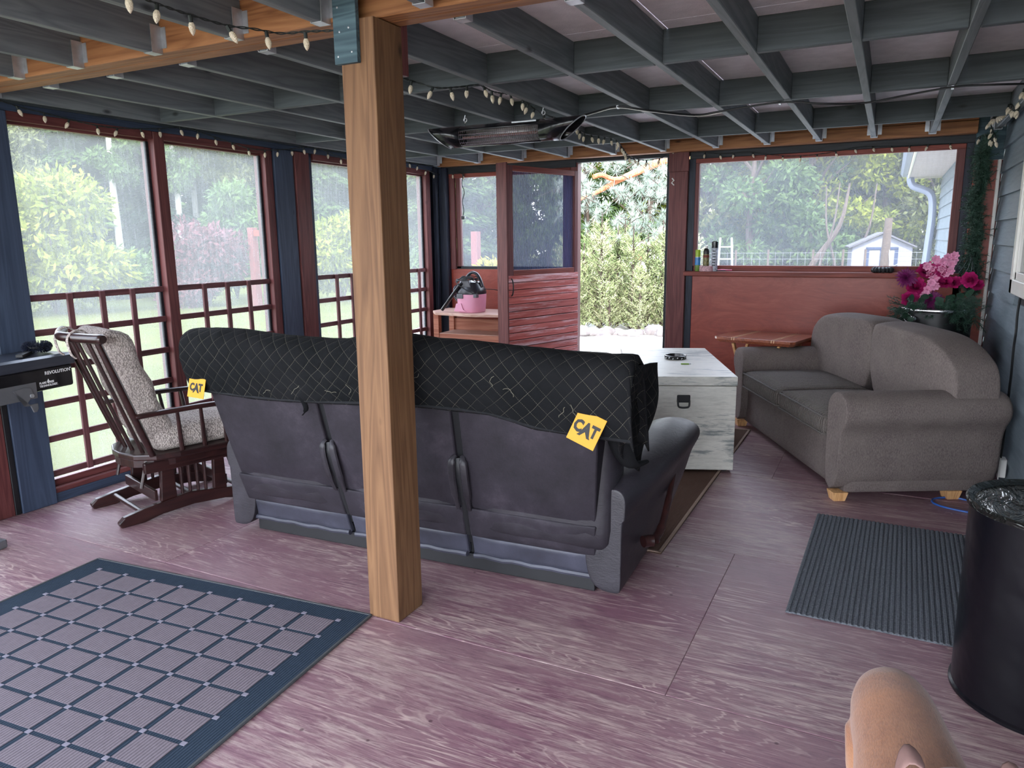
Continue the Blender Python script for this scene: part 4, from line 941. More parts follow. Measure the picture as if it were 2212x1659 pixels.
def sprig(mb, p, d, L, nl=.05, nn=26):
    d = Vector(d).normalized(); a = d.cross(Vector((.3,.2,1))).normalized(); b = d.cross(a)
    mb.tube([p, p+d*L], .0018, 4)
    for i in range(nn):
        t = i/nn; c = p+d*L*t; ph = i*2.4; q = (d*.75+a*math.cos(ph)+b*math.sin(ph)).normalized(); s_ = q.cross(d).normalized()*.0022
        mb.add([c-s_, c+s_, c+q*nl*(1-.4*t)], [(0,1,2)])
mb = MB()
for i in range(150):
    a = R.uniform(0, 2*PI); rr = R.uniform(.05, .24); p = Vector((math.cos(a)*rr, math.sin(a)*rr, R.uniform(.06, .13))); sprig(mb, p, (math.cos(a)*(1.1 if math.cos(a) < 0 else .4), math.sin(a)*1.1, R.uniform(-.7, .8)), R.uniform(.07, .14), .045)
for i in range(60):
    p = Vector((R.uniform(.08,.26), R.uniform(-.25,.0), R.uniform(.0,.16))); sprig(mb, p, (R.uniform(-.3,.45), R.uniform(-1,.2), R.uniform(-.8,.6)), R.uniform(.07,.13), .045)
for i in range(40):
    p = Vector((R.uniform(-.27,-.2), R.uniform(-.2,.0), R.uniform(-.10,.10))); sprig(mb, p, (R.uniform(-1,.1), R.uniform(-1,.2), R.uniform(-1,.4)), R.uniform(.05,.10), .04)
tag(mb.build('pine_sprigs', 'pinebit', fl_), kind='stuff')
mb = MB()
for i in range(46):
    a = R.uniform(0, 2*PI); p = Vector((R.uniform(-.2,.22), R.uniform(-.22,-.02), R.uniform(.0,.2))); petal(mb, p, Vector((math.cos(a), -.5, math.sin(a)*.8)), Vector((0,-1,.2)), R.uniform(.05,.08), .04, .1)
mb.tube([(0,0,-.1),(0,0,.1)], .05, 8)
mb.build('leaves', 'darkleaf', fl_, smooth='all')

# ------------------------------------------------------------------ garland hanging in the corner
M['bulb'] = None
k = NB('clear_bulb_glass'); k.b.inputs['Transmission Weight'].default_value = .35; vo = k.n('TexVoronoi'); vo.inputs['Scale'].default_value = 260; k.t.links.new(k.coord(rnd=False), vo.inputs['Vector']); k.bump(vo.outputs['Distance'], .8, .003)
M['bulb'] = k.fin(S(250,236,210), .25, 0, .8)
M['wiregreen'] = plain('dark_green_wire', S(24,32,30), .6, var=.2)
ga = empty('pine_garland', (.60, 6.80, 2.2), 0, 'artificial pine garland hanging in the corner above the planter', 'garland')
mb = MB()
gp_ = spline([(.60, 6.62, 2.20), (.58, 6.74, 2.10), (.60, 6.78, 1.95), (.57, 6.79, 1.75), (.60, 6.78, 1.55), (.585, 6.78, 1.38), (.60, 6.78, 1.24), (.61, 6.74, 1.08)], 14)
mb2 = MB().tube(gp_, .006, 6)
for i, p in enumerate(gp_):
    for q in range(14): sprig(mb, Vector(p), (R.uniform(-1,.25), R.uniform(-1,.0), R.uniform(-.9,.7)), R.uniform(.05,.14)*(.5 if i < 12 else 1), .042, 18)
tag(mb.build('sprigs', 'pinebit', ga, world=True), kind='stuff'); mb2.build('stem_wire', 'wiregreen', ga, world=True)
mb = MB()
for i in range(5): mb.tube(spline([Vector((.56, 6.72, 1.36)), Vector((.50+.02*i, 6.6, 1.33-.03*i)), Vector((.44+.03*i, 6.5, 1.24-.02*i))], 4), .0015, 4)
mb.build('bare_twigs', 'wiregreen', ga, world=True)

# ------------------------------------------------------------------ string lights
bulb0 = None
def bulb(parent, p, d, sc_=1.0):
    global bulb0
    if bulb0 is None:
        so = MB().lathe([(0,0),(.0065,0),(.0075,-.006),(.0068,-.024),(0,-.024)], 8).build('socket', 'wiregreen', parent, smooth=True)
        b = MB().lathe([(.006,-.022),(.0105,-.030),(.0120,-.038),(.0105,-.050),(.006,-.060),(.0015,-.066)], 10).build('bulb', 'bulb', so, smooth=True); bulb0 = (so, b); so = so
    else:
        so = bulb0[0].copy(); C.objects.link(so); so.parent = parent; b = bulb0[1].copy(); C.objects.link(b); b.parent = so
    so.location = Vector(p)-parent.location; so.rotation_euler = Vector(d).to_track_quat('-Z', 'Y').to_euler(); so.scale = (sc_,)*3
def light_string(label, pts, spacing, name='string_lights', sc_=.88, down=1.0, offs=0.5, hang=.9, wr_=.0022):
    e = empty(name, pts[0], 0, label, 'string lights'); sp_ = spline(pts, 10)
    tw1 = []; tw2 = []; L = 0; acc = spacing*offs; out = []
    for i, p in enumerate(sp_):
        if i: L += (p-sp_[i-1]).length
        a = L*70; o = Vector((math.cos(a), math.sin(a), math.cos(a+1)))*wr_*1.1
        tw1.append(p+o); tw2.append(p-o)
        while L >= acc: out.append(p.copy()); acc += spacing
    MB().tube(tw1, wr_, 5).build('wire', 'wiregreen', e, world=True); MB().tube(tw2, wr_, 5).build('wire', 'wiregreen', e, world=True)
    for p in out: bulb(e, p, (R.uniform(-.45,.45), R.uniform(-.45,.45), -hang*down), sc_)
    return e
def P(x, y, ax, v): return at(x, y, ax, v)
light_string('string of clear cone bulbs draped along the cedar beam at top left', [P(240,-40,'z',2.24), P(300,-8,'z',2.24), P(350,12,'z',2.24), P(410,32,'z',2.24), P(490,55,'z',2.235), P(545,62,'z',2.235), P(605,72,'z',2.235), P(665,68,'y',2.21), P(722,66,'y',2.225)], .135, sc_=.95)
ptsB = [(0,217),(45,232),(100,245),(150,258),(215,272),(265,277),(330,278),(400,275),(440,288),(500,308),(545,322),(600,324),(655,318),(672,315),(700,325),(745,343)]
light_string('string of clear cone bulbs along the top of the left wall windows', [P(x,y,'x',XL+.035) for x,y in ptsB] + [Vector((XL+.035, 5.55, 2.21)), Vector((XL+.035, 5.8, 2.19)), P(880,350,'x',XL+.035), P(905,357,'x',XL+.035), P(932,372,'x',XL+.035), P(960,380,'x',XL+.05), P(985,372,'y',YF-.03), P(1003,378,'y',YF-.03)], .150)
ptsC = [(868,168,3.0),(900,178,3.1),(945,190,3.15),(990,188,3.3),(1035,184,3.42),(1065,198,3.6),(1100,204,3.8),(1125,212,3.9),(1145,228,4.1),(1175,247,4.3),(1235,265,4.75),(1262,288,5.1),(1300,294,5.4),(1330,302,5.7),(1345,320,6.0),(1360,337,6.4),(1390,346,6.7),(1425,342,6.76),(1445,335,6.76)]
light_string('string of clear cone bulbs sagging between the joists beside the black heater', [P(x,y,'y',d) for x,y,d in ptsC], .118, sc_=.92)
ptsD = [(1445,335),(1462,318),(1500,326),(1560,332),(1610,328),(1655,333),(1700,337),(1750,335),(1800,328),(1850,318),(1900,316),(1950,315),(2000,312),(2060,309)]
light_string('string of small clear bulbs along the black trim over the far window', [P(x,y,'y',YF-.05) for x,y in ptsD], .135, sc_=.8, wr_=.0016)
ptsE = [(2108,300,6.75),(2130,290,6.7),(2150,300,6.5),(2140,262,6.6),(2165,240,6.2),(2180,225,5.9),(2200,235,5.6),(2208,205,5.5),(2214,190,5.3),(2225,215,5.2)]
light_string('tangle of clear bulbs bunched at the top of the garland by the siding', [P(x,y,'y',d) for x,y,d in ptsE], .05, sc_=.95)
cd_ = MB().tube(spline([P(1000,380,'y',6.855), P(998,398,'y',6.855), P(1003,415,'y',6.855), P(999,435,'y',6.855), P(1002,455,'y',6.855), P(1000,466,'y',6.855)], 5), .004, 6)
hp = empty('hanging_plug_lead', P(1000,380,'y',6.855), 0, 'short dark lead with a plug hanging before the left corner window', 'cord'); cd_.build('lead', 'wiregreen', hp, smooth=True, world=True)
q = P(1000,470,'y',6.855); MB().box(q.x-.016, q.x+.016, q.y-.01, q.y+.01, q.z-.02, q.z+.015).build('plug', 'black_matt', hp, bevel=.004, world=True)
tie = MB().tube([P(1452,385,'y',6.86), P(1456,390,'y',6.86), P(1451,395,'y',6.86), P(1456,400,'y',6.86)], .006, 5).build('cable_clip', 'white_metal', None); tag(tie, 'small white plastic clip on the red door post', 'clip')

# ------------------------------------------------------------------ infrared heater under the joists
hl, hr = at(972, 295, 'y', 4.17), at(1215, 278, 'y', 4.17)
ht = empty('infrared_heater', ((hl.x+hr.x)/2, 4.17, 2.135), 0, 'black tube shaped infrared heater hanging from the joists', 'heater')
hw = (hr.x-hl.x)/2; hR = .062; n = 28
th0 = math.radians(-66)
def hring(x, slant, r=hR, hole=None):
    out = []
    for j in range(n):
        a = 2*PI*j/n; yy, zz = -math.cos(a)*r, math.sin(a)*r; out.append(Vector((x + slant*(zz/hR), yy, zz)))
    return out
zc0 = 0
body = MB(); tilt = 0
xl, xr = -hw, hw; wi = .17     # grille window from xl+wi .. xr-wi, over the angles facing the camera and down
body.loft([hring(xl-.075, -.075), hring(xl+wi-.075, 0)], cap=False); body.loft([hring(xr-wi+.04, 0), hring(xr+.065, .075)], cap=False)
a0, a1 = -1.25, .45     # window angles: measured from -y (camera side) upward
def arc(x, A, B, m, r=hR): return [Vector((x, -math.cos(A+(B-A)*i/m)*r, math.sin(A+(B-A)*i/m)*r)) for i in range(m+1)]
body.loft([arc(xl+wi-.075, a1, a0+2*PI, 20), arc(xr-wi+.04, a1, a0+2*PI, 20)], cap=False, close=False)
o = body.build('tube_housing', 'black_gloss', ht, smooth=True, solid=.004)
for x in (xl+.06, xr-.08):
    ic = MB().lathe([(0, 0), (hR*.94, 0), (hR*.94, .01), (0, .01)], 20).build('inner_cap', 'black_matt', ht); ic.rotation_euler = (0, PI/2, 0); ic.location = (x, 0, 0)
M['reflector'] = plain('heater_reflector', S(190,184,184), .35, .6, var=.15, scale=30)
MB().loft([arc(xl+wi-.075, a1+.1, a0+2*PI-.1, 16, hR*.86), arc(xr-wi+.04, a1+.1, a0+2*PI-.1, 16, hR*.86)], cap=False, close=False).build('reflector', 'reflector', ht, smooth=True, solid=.002)
M['tubered'] = plain('heating_tube', S(120,84,76), .2, var=.1)
MB().tube([(xl+wi-.07, -.01, -.01), (xr-wi+.03, -.01, -.01)], .009, 10).build('heating_tube', 'tubered', ht, smooth=True)
mb = MB(); x = xl+wi-.07
while x < xr-wi+.035: mb.tube(arc(x, a0, a1, 8, hR*.99), .0016, 4); x += .0125
for a in (a0+.1, -.75, -.35, .05, a1-.05): mb.tube([(xl+wi-.075, -math.cos(a)*hR*1.0, math.sin(a)*hR*1.0), (xr-wi+.04, -math.cos(a)*hR*1.0, math.sin(a)*hR*1.0)], .0014, 4)
tag(mb.build('guard_grille', 'chrome', ht), kind='stuff')
for s_, x in ((-1, xl-.075), (1, xr+.065)): MB().tube(hring(x, s_*.075, hR*1.01)+[hring(x, s_*.075, hR*1.01)[0]], .0035, 5, cap=False).build('end_rim', 'galv', ht, smooth=True)
MB().box(xr-wi-.14, xr-wi+.02, -.044, -.040, .048, .056).build('rating_label', 'galv', ht)
for x in (-2.43+.02, -1.90+.02):
    x -= ht.location.x
    MB().tube([(x, 0, hR-.135+.125), (x+.006, 0, hR+.002), (x-.004, 0, hR+.015), (x+.004, 0, .09)], .0022, 5).build('wire_hanger', 'chrome', ht)
    MB().tube([(x+math.sin(t)*.011, 0, .098-math.cos(t)*.011*1) for t in [i*PI/6 for i in range(-1, 11)]]+[(x, 0, .127)], .003, 6).build('hook', 'galv', ht, smooth=True)
pc = [hr+Vector((.03, 0, .045)), P(1290,240,'z',2.25), P(1335,230,'z',2.253), P(1400,238,'z',2.23), P(1500,248,'z',2.22), P(1560,240,'z',2.235), P(1685,221,'z',2.253), P(1780,224,'z',2.225), P(1870,222,'z',2.225), P(1960,205,'z',2.24), P(2058,188,'z',2.253), P(2140,183,'z',2.235), P(2215,181,'z',2.24)]
hc = empty('heater_cable', pc[2], 0, 'black electric cable clipped under the joists from heater to house', 'cable')
MB().tube(spline(pc, 6), .0055, 7).build('flex', 'black_matt', hc, smooth=True, world=True)
MB().tube([p+Vector((0,.004,-.008)) for p in spline(pc[:6], 6)], .0018, 5).build('thin_wire', 'white_metal', hc, smooth=True, world=True)
for x, y in ((1335,229),(1685,221),(2058,187)): 
    q = P(x,y,'z',2.257); MB().box(q.x-.006, q.x+.006, q.y-.012, q.y+.012, q.z-.014, q.z+.003).build('staple', 'galv', hc, world=True)

# ------------------------------------------------------------------ black steel barrel
bcx, bcy, brd = .555, 2.74, .262
ba = empty('steel_barrel', (bcx, bcy, 0), 0, 'black steel barrel with a dented shiny lid at the right edge', 'barrel')
k = NB('black_enamel_steel'); n = k.noise(k.coord(), 5, 3, .5); f = k.noise(k.coord(), 60, 3, .5); k.bump(n, .30, .03); M['enamel'] = k.fin(S(9,9,15), .30, 0, .35)
k = NB('crumpled_lid_metal'); n = k.noise(k.coord(scale=(1,.5,1)), 7, 4, .6, 1.5); k.bump(n, .8, .05); M['lidmetal'] = k.fin(S(70,72,70), .20, .9, .6)
HB = .665
prof_ = [(0,.012),(brd-.012,.012),(brd-.004,.0),(brd+.004,.004),(brd+.004,.014),(brd-.003,.02)]
prof_ += [(brd-.003, z) for z in (.10,.2,.35,.5,.6,HB-.02)]
MB().lathe(prof_, 64).build('drum', 'enamel', ba, smooth=True)
MB().lathe([(brd-.004,HB-.022),(brd+.007,HB-.020),(brd+.009,HB-.006),(brd+.004,HB+.001),(brd-.010,HB-.004),(brd-.016,HB-.014),(.12,HB-.020),(0,HB-.016)], 64, cap=False).build('lid', 'lidmetal', ba, smooth=True)
MB().bar((-brd*.93-.004, .098-.0, .02), (-brd*.93-.004, .098, HB-.02), .012, .004, (1,0,0)).build('seam', 'enamel', ba, bevel=.001)

# ------------------------------------------------------------------ power things by the house wall
ol = empty('outlet_box', (XR, 5.02, .16), 0, 'white electrical outlet low on the siding behind the sofa', 'outlet')
for nm, q, m_ in (('back_box', (-.035, .0, -.04, .04, -.055, .055), 'white_metal'), ('cover', (-.04, -.034, -.05, .05, -.065, .065), 'white_metal')): MB().box(*q).build(nm, m_, ol, bevel=.005)
ol2 = MB().bar((-.042, .045, .0), (-.085, .085, .05), .004, .09, (0,0,1)).build('flip_lid', 'white_metal', ol, bevel=.001)
for z in (-.03, .012):
    for y in (-.008, .008): MB().box(-.0412, -.0398, y-.0015, y+.0015, z, z+.009).build('socket_slot', 'black_txt', ol)
    MB().ell((-.041, 0, z-.006), (.001, .003, .003), 8, 4).build('socket_slot', 'black_txt', ol)
M['bluecord'] = plain('blue_cord', S(44,92,170), .4, var=.05)
e1 = MB().tube(spline([(.655, 5.02, .15), (.60, 4.98, .20), (.56, 4.93, .10), (.54, 4.90, .01), (.60, 4.80, .006), (.56, 4.76, .006), (.44, 4.80, .006), (.34, 4.74, .006), (.325, 4.66, .006), (.38, 4.60, .006), (.50, 4.56, .006), (.62, 4.50, .006), (.66, 4.2, .006)], 7), .0055, 7).build('extension_cord', 'bluecord', None, smooth=True); tag(e1, 'blue extension cord looping on the floor behind the sofa foot', 'cord')
e2 = MB().tube(spline([(.685, 5.1, 1.16), (.683, 5.12, 1.05), (.682, 5.09, .95), (.684, 5.12, .85), (.682, 5.08, .70), (.684, 5.10, .60), (.68, 5.06, .42), (.67, 5.02, .22), (.655, 5.01, .19)], 6), .007, 7).build('wall_cord', 'black_matt', None, smooth=True); tag(e2, 'black cord hanging down the siding behind the sofa arm', 'cord')

# ------------------------------------------------------------------ grill side at the left edge
gr = empty('gas_griddle', (-3.97, 2.50, 0), math.radians(7), 'black outdoor gas griddle cut off by the left edge of the photo', 'griddle')
M['grilltop'] = plain('grill_lid_black', S(52,56,66), .3, var=.1); M['grillgrey'] = plain('grill_steel', S(120,122,126), .35, .5, var=.1)
GD = .30
# local: +y end faces the rocking chair, front face is +x
MB().box(-GD, .0, -1.15, .0, .745, .865).build('cook_box', 'black_gloss', gr, bevel=.012)
MB().prism([(-GD-.01, .865), (.012, .865), (.014, .885), (.004, .915), (-.02, .925), (-GD-.01, .925)], -1.16, .012, lambda x, y, z: (x, z, y)).build('lid', 'grilltop', gr, bevel=.006)
text('lettering', 'REVOLUTION', .0245, 'white_txt', gr, (.0015, -.168, .828), (PI/2, 0, PI/2), .0004, .0006)
text('lettering', 'FLARE   FREE', .0150, 'white_txt', gr, (.0015, -.205, .782), (PI/2, 0, PI/2), .0004, .0006)
text('lettering', 'TECHNOLOGY.', .0150, 'white_txt', gr, (.0015, -.205, .766), (PI/2, 0, PI/2), .0004, .0006)
text('lettering', 'TM', .008, 'white_txt', gr, (.0015, -.022, .841), (PI/2, 0, PI/2), .0004, .0002)
MB().prism([(0, 0), (.006, .006), (.005, .014), (.001, .024), (-.005, .014), (-.007, .006)], .0, .002, lambda x, y, z: (z, x-.152, .780+y)).build('flame_icon', 'white_txt', gr)
MB().box(.0, .006, -1.15, -.225, .715, .80).build('bracket_plate', 'grillgrey', gr, bevel=.004)
MB().prism([(-.30, .69), (-.235, .69), (-.235, .66), (-.245, .645), (-.262, .645), (-.275, .68), (-.30, .70), (-.36, .775), (-.30, .785), (-.262, .775), (-.25, .74)], .006, .014, lambda x, y, z: (z, x, y)).build('shelf_bracket', 'grillgrey', gr, bevel=.003)
bo = MB().lathe([(0,0),(.010,0),(.010,.008),(0,.008)], 12).build('bolt', 'galv', gr); bo.rotation_euler = (0, PI/2, 0); bo.location = (.013, -.265, .735)
for x in (-GD+.04, -.03):
    for y in (-1.08, -.56): MB().box(x-.02, x+.02, y-.02, y+.02, .06, .72).build('leg', 'grillgrey', gr, bevel=.003)
MB().box(-GD+.02, -.05, -1.1, -.60, .12, .14).build('lower_shelf', 'grillgrey', gr, bevel=.003)
for y in (-1.08, -.54):
    for x in (-GD+.04, -.01): MB().box(x-.035, x+.035, y-.03, y+.035, 0, .045).build('foot', 'grillgrey', gr, bevel=.008)
br = empty('cleaning_brush', (-4.10, 2.40, .927), math.radians(30), 'round blue black bristle brush lying on the griddle lid', 'brush')
k = NB('bristle'); M['bristle'] = k.fin(S(26,32,50), .6, 0, .3)
mb = MB()
for i in range(900):
    a = R.uniform(0, 2*PI); b = R.uniform(-.9, .9); d = Vector((math.cos(a), math.sin(a), 0)); c_ = Vector((d.x*.045, d.y*.045, .034)); q = (d*math.cos(b*1.6)+Vector((0,0,math.sin(b*1.6)))).normalized()
    mb.bar(c_, c_+q*.030, .0016, .0016)
tag(mb.build('bristles', 'bristle', br), kind='stuff')
MB().tube([(math.cos(t/16*2*PI)*.045, math.sin(t/16*2*PI)*.045, .034) for t in range(17)], .012, 8, cap=False).build('ring_core', 'black_matt', br, smooth=True)
MB().bar((-.02, -.02, .012), (.02, -.20, .012), .035, .018, (0,0,1)).build('handle', 'black_matt', br, bevel=.004)

# ------------------------------------------------------------------ dog
k = NB('short_tan_coat'); v = k.coord(rnd=False, scale=(1,.3,1)); n = k.noise(v, 300, 3, .7); f = k.noise(k.coord(rnd=False), 7, 5, .6, .5); sg = k.n('SeparateXYZ'); k.t.links.new(k.n('TexCoord').outputs['Object'], sg.inputs[0])
col = k.mix(k.ramp(n, [(.3, 0.), (.7, 1.)]), S(112,70,44), S(150,98,66)); col = k.mix(k.ramp(f, [(.4, 0.), (.7, .5)]), col, S(172,120,82))
col = k.mix(k.ramp(sg.outputs['Z'], [(.18, 1.), (.34, 0.)]), col, S(190,146,112))
k.bump(n, .5, .003); M['coat'] = k.fin(col, .75, 0, .25); M['coat'].node_tree.nodes['Principled BSDF'].inputs['Sheen Weight'].default_value = .3
M['nose'] = plain('dog_nose', S(70,44,40), .4, var=.1); M['eye'] = plain('dog_eye', S(40,24,12), .1, var=.0); M['earin'] = plain('ear_skin', S(132,102,96), .7, var=.15, scale=30)
dg = empty('dog', (.130, 1.57, 0), math.radians(189), 'short haired tan dog seen from above, rump away and head at the bottom edge', 'dog')
# local: +y is forward (towards the head)
def dogbody():
    mb = MB(); n = 20
    S_ = [(-.345, .40, .035, .04), (-.33, .385, .075, .075), (-.28, .375, .092, .10), (-.20, .375, .100, .105), (-.10, .375, .106, .102), (0, .365, .118, .112), (.08, .355, .130, .125), (.15, .375, .138, .132), (.19, .41, .13, .125), (.22, .45, .112, .11), (.25, .49, .08, .09), (.27, .52, .07, .075), (.29, .54, .05, .05)]
    rings = []
    for y, z, rx, rz in S_:
        rings.append([Vector((rx*math.cos(2*PI*j/n)*(1+.04*math.sin(2*PI*j/n)), y, z+rz*math.sin(2*PI*j/n))) for j in range(n)])
    mb.loft(rings)
    def limb(pts, rs): mb.tube(spline(pts, 5), sum([[rs[i]+(rs[min(i+1,len(rs)-1)]-rs[i])*k_/5 for k_ in range(5)] for i in range(len(rs)-1)], [])+[rs[-1]], 12)
    for s_ in (-1, 1):
        limb([(s_*.050, -.24, .35), (s_*.045, -.20, .26), (s_*.045, -.23, .185), (s_*.045, -.285, .125), (s_*.045, -.27, .05), (s_*.045, -.25, .022)], [.058, .060, .042, .026, .023, .026])
        mb.ell((s_*.045, -.225, .022), (.032, .045, .022), 12, 8)
        limb([(s_*.055, .15, .34), (s_*.05, .11, .24), (s_*.05, .12, .15), (s_*.05, .115, .06), (s_*.05, .12, .024)], [.062, .048, .032, .027, .028])
        mb.ell((s_*.05, .145, .022), (.033, .045, .022), 12, 8)
        limb([(s_*.045, .33, .56), (s_*.03, .38, .545)], [.035, .03])
    mb.ell((0, .31, .57), (.078, .085, .068), 16, 12); mb.ell((.0, .385, .535), (.048, .075, .040), 14, 10); mb.ell((0, .35, .515), (.05, .07, .035), 12, 8)
    limb([(0, -.33, .42), (0, -.39, .39), (0, -.43, .31), (0, -.44, .22)], [.028, .020, .014, .008])
    o = mb.build('body', 'coat', dg, smooth='all')
    x = o.modifiers.new('r', 'REMESH'); x.mode = 'VOXEL'; x.voxel_size = .0075; x.use_smooth_shade = True
    x = o.modifiers.new('s', 'SMOOTH'); x.factor = .7; x.iterations = 9
    return o
dogbody()
for s_ in (-1, 1):
    pts = [Vector((s_*.055, .275, .625)), Vector((s_*.075, .262, .640)), Vector((s_*.092, .27, .632)), Vector((s_*.104, .295, .60)), Vector((s_*.104, .32, .575))]
    mb = MB(); rings = []
    for i, p in enumerate(pts):
        w_ = [.034, .036, .031, .021, .006][i]; rings.append([p+Vector((0, -w_, .0)), p+Vector((0, -w_*.3, .006)), p+Vector((0, w_*.5, .006)), p+Vector((0, w_, 0)), p+Vector((0, w_*.3, -.003)), p+Vector((0, -w_*.4, -.003))])
    mb.loft(rings); mb.build('ear', 'earin', dg, smooth='all', sub=1)
    MB().ell((s_*.038, .372, .582), (.011, .009, .010)).build('eye', 'eye', dg, smooth=True)
MB().ell((0, .460, .545), (.018, .012, .014)).build('nose', 'nose', dg, smooth=True)
cb = MB().tube(spline([(.30, 1.60, .012), (.33, 1.62, .012), (.36, 1.58, .02), (.40, 1.56, .012), (.44, 1.60, .012), (.41, 1.64, .012), (.37, 1.62, .012)], 6), .010, 7).build('dark_strap', 'black_matt', None, smooth=True); tag(cb, 'dark strap lying on the floor at the bottom right corner', 'strap')
# ------------------------------------------------------------------ outside
GZ = -.35
def leafmat(name, c1, c2, tr=.35):
    k = NB(name); n = k.noise(k.coord(), 1.2, 4, .7); n2 = k.noise(k.coord(), 9, 3, .7)
    f = k.math('ADD', k.math('MULTIPLY', n, .5), k.math('MULTIPLY', n2, .5))
    col = k.ramp(f, [(.35, c1), (.65, c2)]); k.fin(col, .6, 0, .2)
    tl = k.n('BsdfTranslucent'); k.t.links.new(col, tl.inputs[0]); ms = k.n('MixShader'); ms.inputs[0].default_value = tr
    k.t.links.new(k.b.outputs[0], ms.inputs[1]); k.t.links.new(tl.outputs[0], ms.inputs[2]); k.t.links.new(ms.outputs[0], k.out.inputs[0]); return k.m
M['leaf_lime'] = leafmat('lime_leaves', S(76,94,22), S(138,142,46)); M['leaf_green'] = leafmat('green_leaves', S(44,68,34), S(92,113,60))
M['leaf_dark'] = leafmat('spruce_needles', S(23,39,30), S(57,75,58)); M['leaf_pine'] = leafmat('pine_needles', S(111,130,111), S(197,202,192)); M['leaf_olive'] = leafmat('olive_leaves', S(65,76,41), S(116,120,75))
M['leaf_plum'] = leafmat('plum_leaves', S(65,35,41), S(110,65,71)); M['leaf_sap'] = leafmat('sapling_needles', S(135,156,96), S(206,208,163)); M['leaf_yel'] = leafmat('yellow_leaves', S(103,103,20), S(147,137,48))
M['bark'] = wood('brown_bark', S(56,46,40), S(88,76,68), 'z', rough=.9, knots=False, bump=.6); M['birch'] = wood('pale_bark', S(130,128,122), S(176,174,168), 'z', rough=.8, knots=True, bump=.3)
M['orangebark'] = wood('orange_pine_bark', S(150,86,56), S(206,136,100), 'z', rough=.9, knots=False, bump=.5)
k = NB('lawn'); n = k.noise(k.coord(rnd=False), 1.3, 6, .7); n2 = k.noise(k.coord(rnd=False), 40, 4, .8); k.bump(n2, .6, .03)
M['lawn'] = k.fin(k.mix(k.ramp(n, [(.35, 0.), (.65, 1.)]), k.mix(n2, S(58,66,20), S(78,84,30)), k.mix(n2, S(72,76,30), S(90,92,42))), .9, 0, .1)
k = NB('gravel'); vo = k.n('TexVoronoi'); vo.inputs['Scale'].default_value = 40; k.t.links.new(k.coord(rnd=False), vo.inputs['Vector']); k.bump(vo.outputs['Distance'], .6, .02)
M['gravel'] = k.fin(k.mix(vo.outputs['Distance'], S(170,166,160), S(205,203,198)), .9)
ground = MB()
ground.grid(lambda u, v: (-70+110*u, -12+100*v, GZ+.05*noise.noise(Vector((u*9, v*9, 0)))), 50, 50)
g = ground.build('ground', 'lawn', None, smooth=True); tag(g, kind='structure')
pt = MB().prism([(-7.5, 7.2), (3, 7.2), (3, 14), (.5, 15.6), (-2.2, 15.9), (-6, 15.2), (-9, 14.2)], GZ+.03, GZ+.065).build('gravel_path', 'gravel', None); tag(pt, kind='structure')
# lawn tufts by the fence
def leafcloud(mb, blobs, N, size, rs, flat=.5):
    tot = sum(b[1][0]*b[1][1]+b[1][0]*b[1][2] for b in blobs)
    for c_, r in blobs:
        cnt = int(N*(r[0]*r[1]+r[0]*r[2])/tot)
        for i in range(cnt):
            z = rs.uniform(-1, 1); a = rs.uniform(0, 2*PI); q = math.sqrt(1-z*z); rr = rs.uniform(.55, 1.08)
            d = Vector((q*math.cos(a), q*math.sin(a), z)); p = Vector(c_)+Vector((d.x*r[0], d.y*r[1], d.z*r[2]))*rr
            u = Vector((rs.gauss(0,1), rs.gauss(0,1), rs.gauss(0,1))).normalized(); nrm = (d*.8+u).normalized(); s_ = nrm.cross(u); 
            if s_.length < .01: continue
            s_ = s_.normalized()*size*rs.uniform(.5,1.1); t = nrm.cross(s_).normalized()*size*rs.uniform(.7,1.5)
            mb.add([p-t, p+s_*.5, p+t, p-s_*.5], [(0,1,2,3)])
def mk_tree(name, crown, stem):
    r = empty(name, (0,0,0)); o = crown[0].build('foliage', crown[1], r); o['kind'] = 'stuff'
    if stem: stem[0].build('trunk', stem[1], r, smooth=True)
    return r
def broad(seed, H, W, N, size, lm, bm='bark', base=.12):
    rs = random.Random(seed); mb = MB(); bl = []
    for i in range(26):
        z = rs.uniform(base, .93); wr = W*math.sin(PI*min(1,(z-base+.10)/(1.02-base)))**.6; a = rs.uniform(0, 2*PI); d = rs.uniform(.3, .95)*wr
        s_ = rs.uniform(.28, .5)*W; bl.append(((math.cos(a)*d, math.sin(a)*d, z*H), (s_, s_, s_*.75)))
    leafcloud(mb, bl, N, size, rs)
    tk = MB(); tk.tube([(0,0,0), (.1,.05,H*.3), (0,.1,H*.6), (0,0,H*.85)], [H*.022, H*.018, H*.012, .02], 8)
    for i in range(7): 
        a = rs.uniform(0, 6.28); z = rs.uniform(.2,.6)*H; tk.tube([(0,0,z), (math.cos(a)*W*.4, math.sin(a)*W*.4, z+.12*H), (math.cos(a)*W*.8, math.sin(a)*W*.8, z+.2*H)], [H*.010, H*.006, .01], 6)
    return mk_tree('broadleaf_tree', (mb, lm), (tk, bm))
def spruce(seed, H, W, N, size, lm):
    rs = random.Random(seed); mb = MB()
    for i in range(N):
        t = rs.random()**.7; z = H*(.03+.97*(1-t)); r_ = W*(.04+.96*t)*(.75+.3*math.sin(z*5.5/ (H/9))); a = rs.uniform(0, 2*PI); r = r_*rs.uniform(.45, 1.05)
        p = Vector((math.cos(a)*r, math.sin(a)*r, z - .12*r)); d = Vector((math.cos(a), math.sin(a), -.35)).normalized(); s_ = Vector((-math.sin(a), math.cos(a), rs.uniform(-.5,.5)))*size*rs.uniform(.3,.6)
        mb.add([p-d*size*.4, p+s_, p+d*size*rs.uniform(.8,1.5), p-s_], [(0,1,2,3)])
    tk = MB().tube([(0,0,0), (0,0,H*.9)], [H*.016, .02], 8)
    return mk_tree('spruce_tree', (mb, lm), (tk, 'bark'))
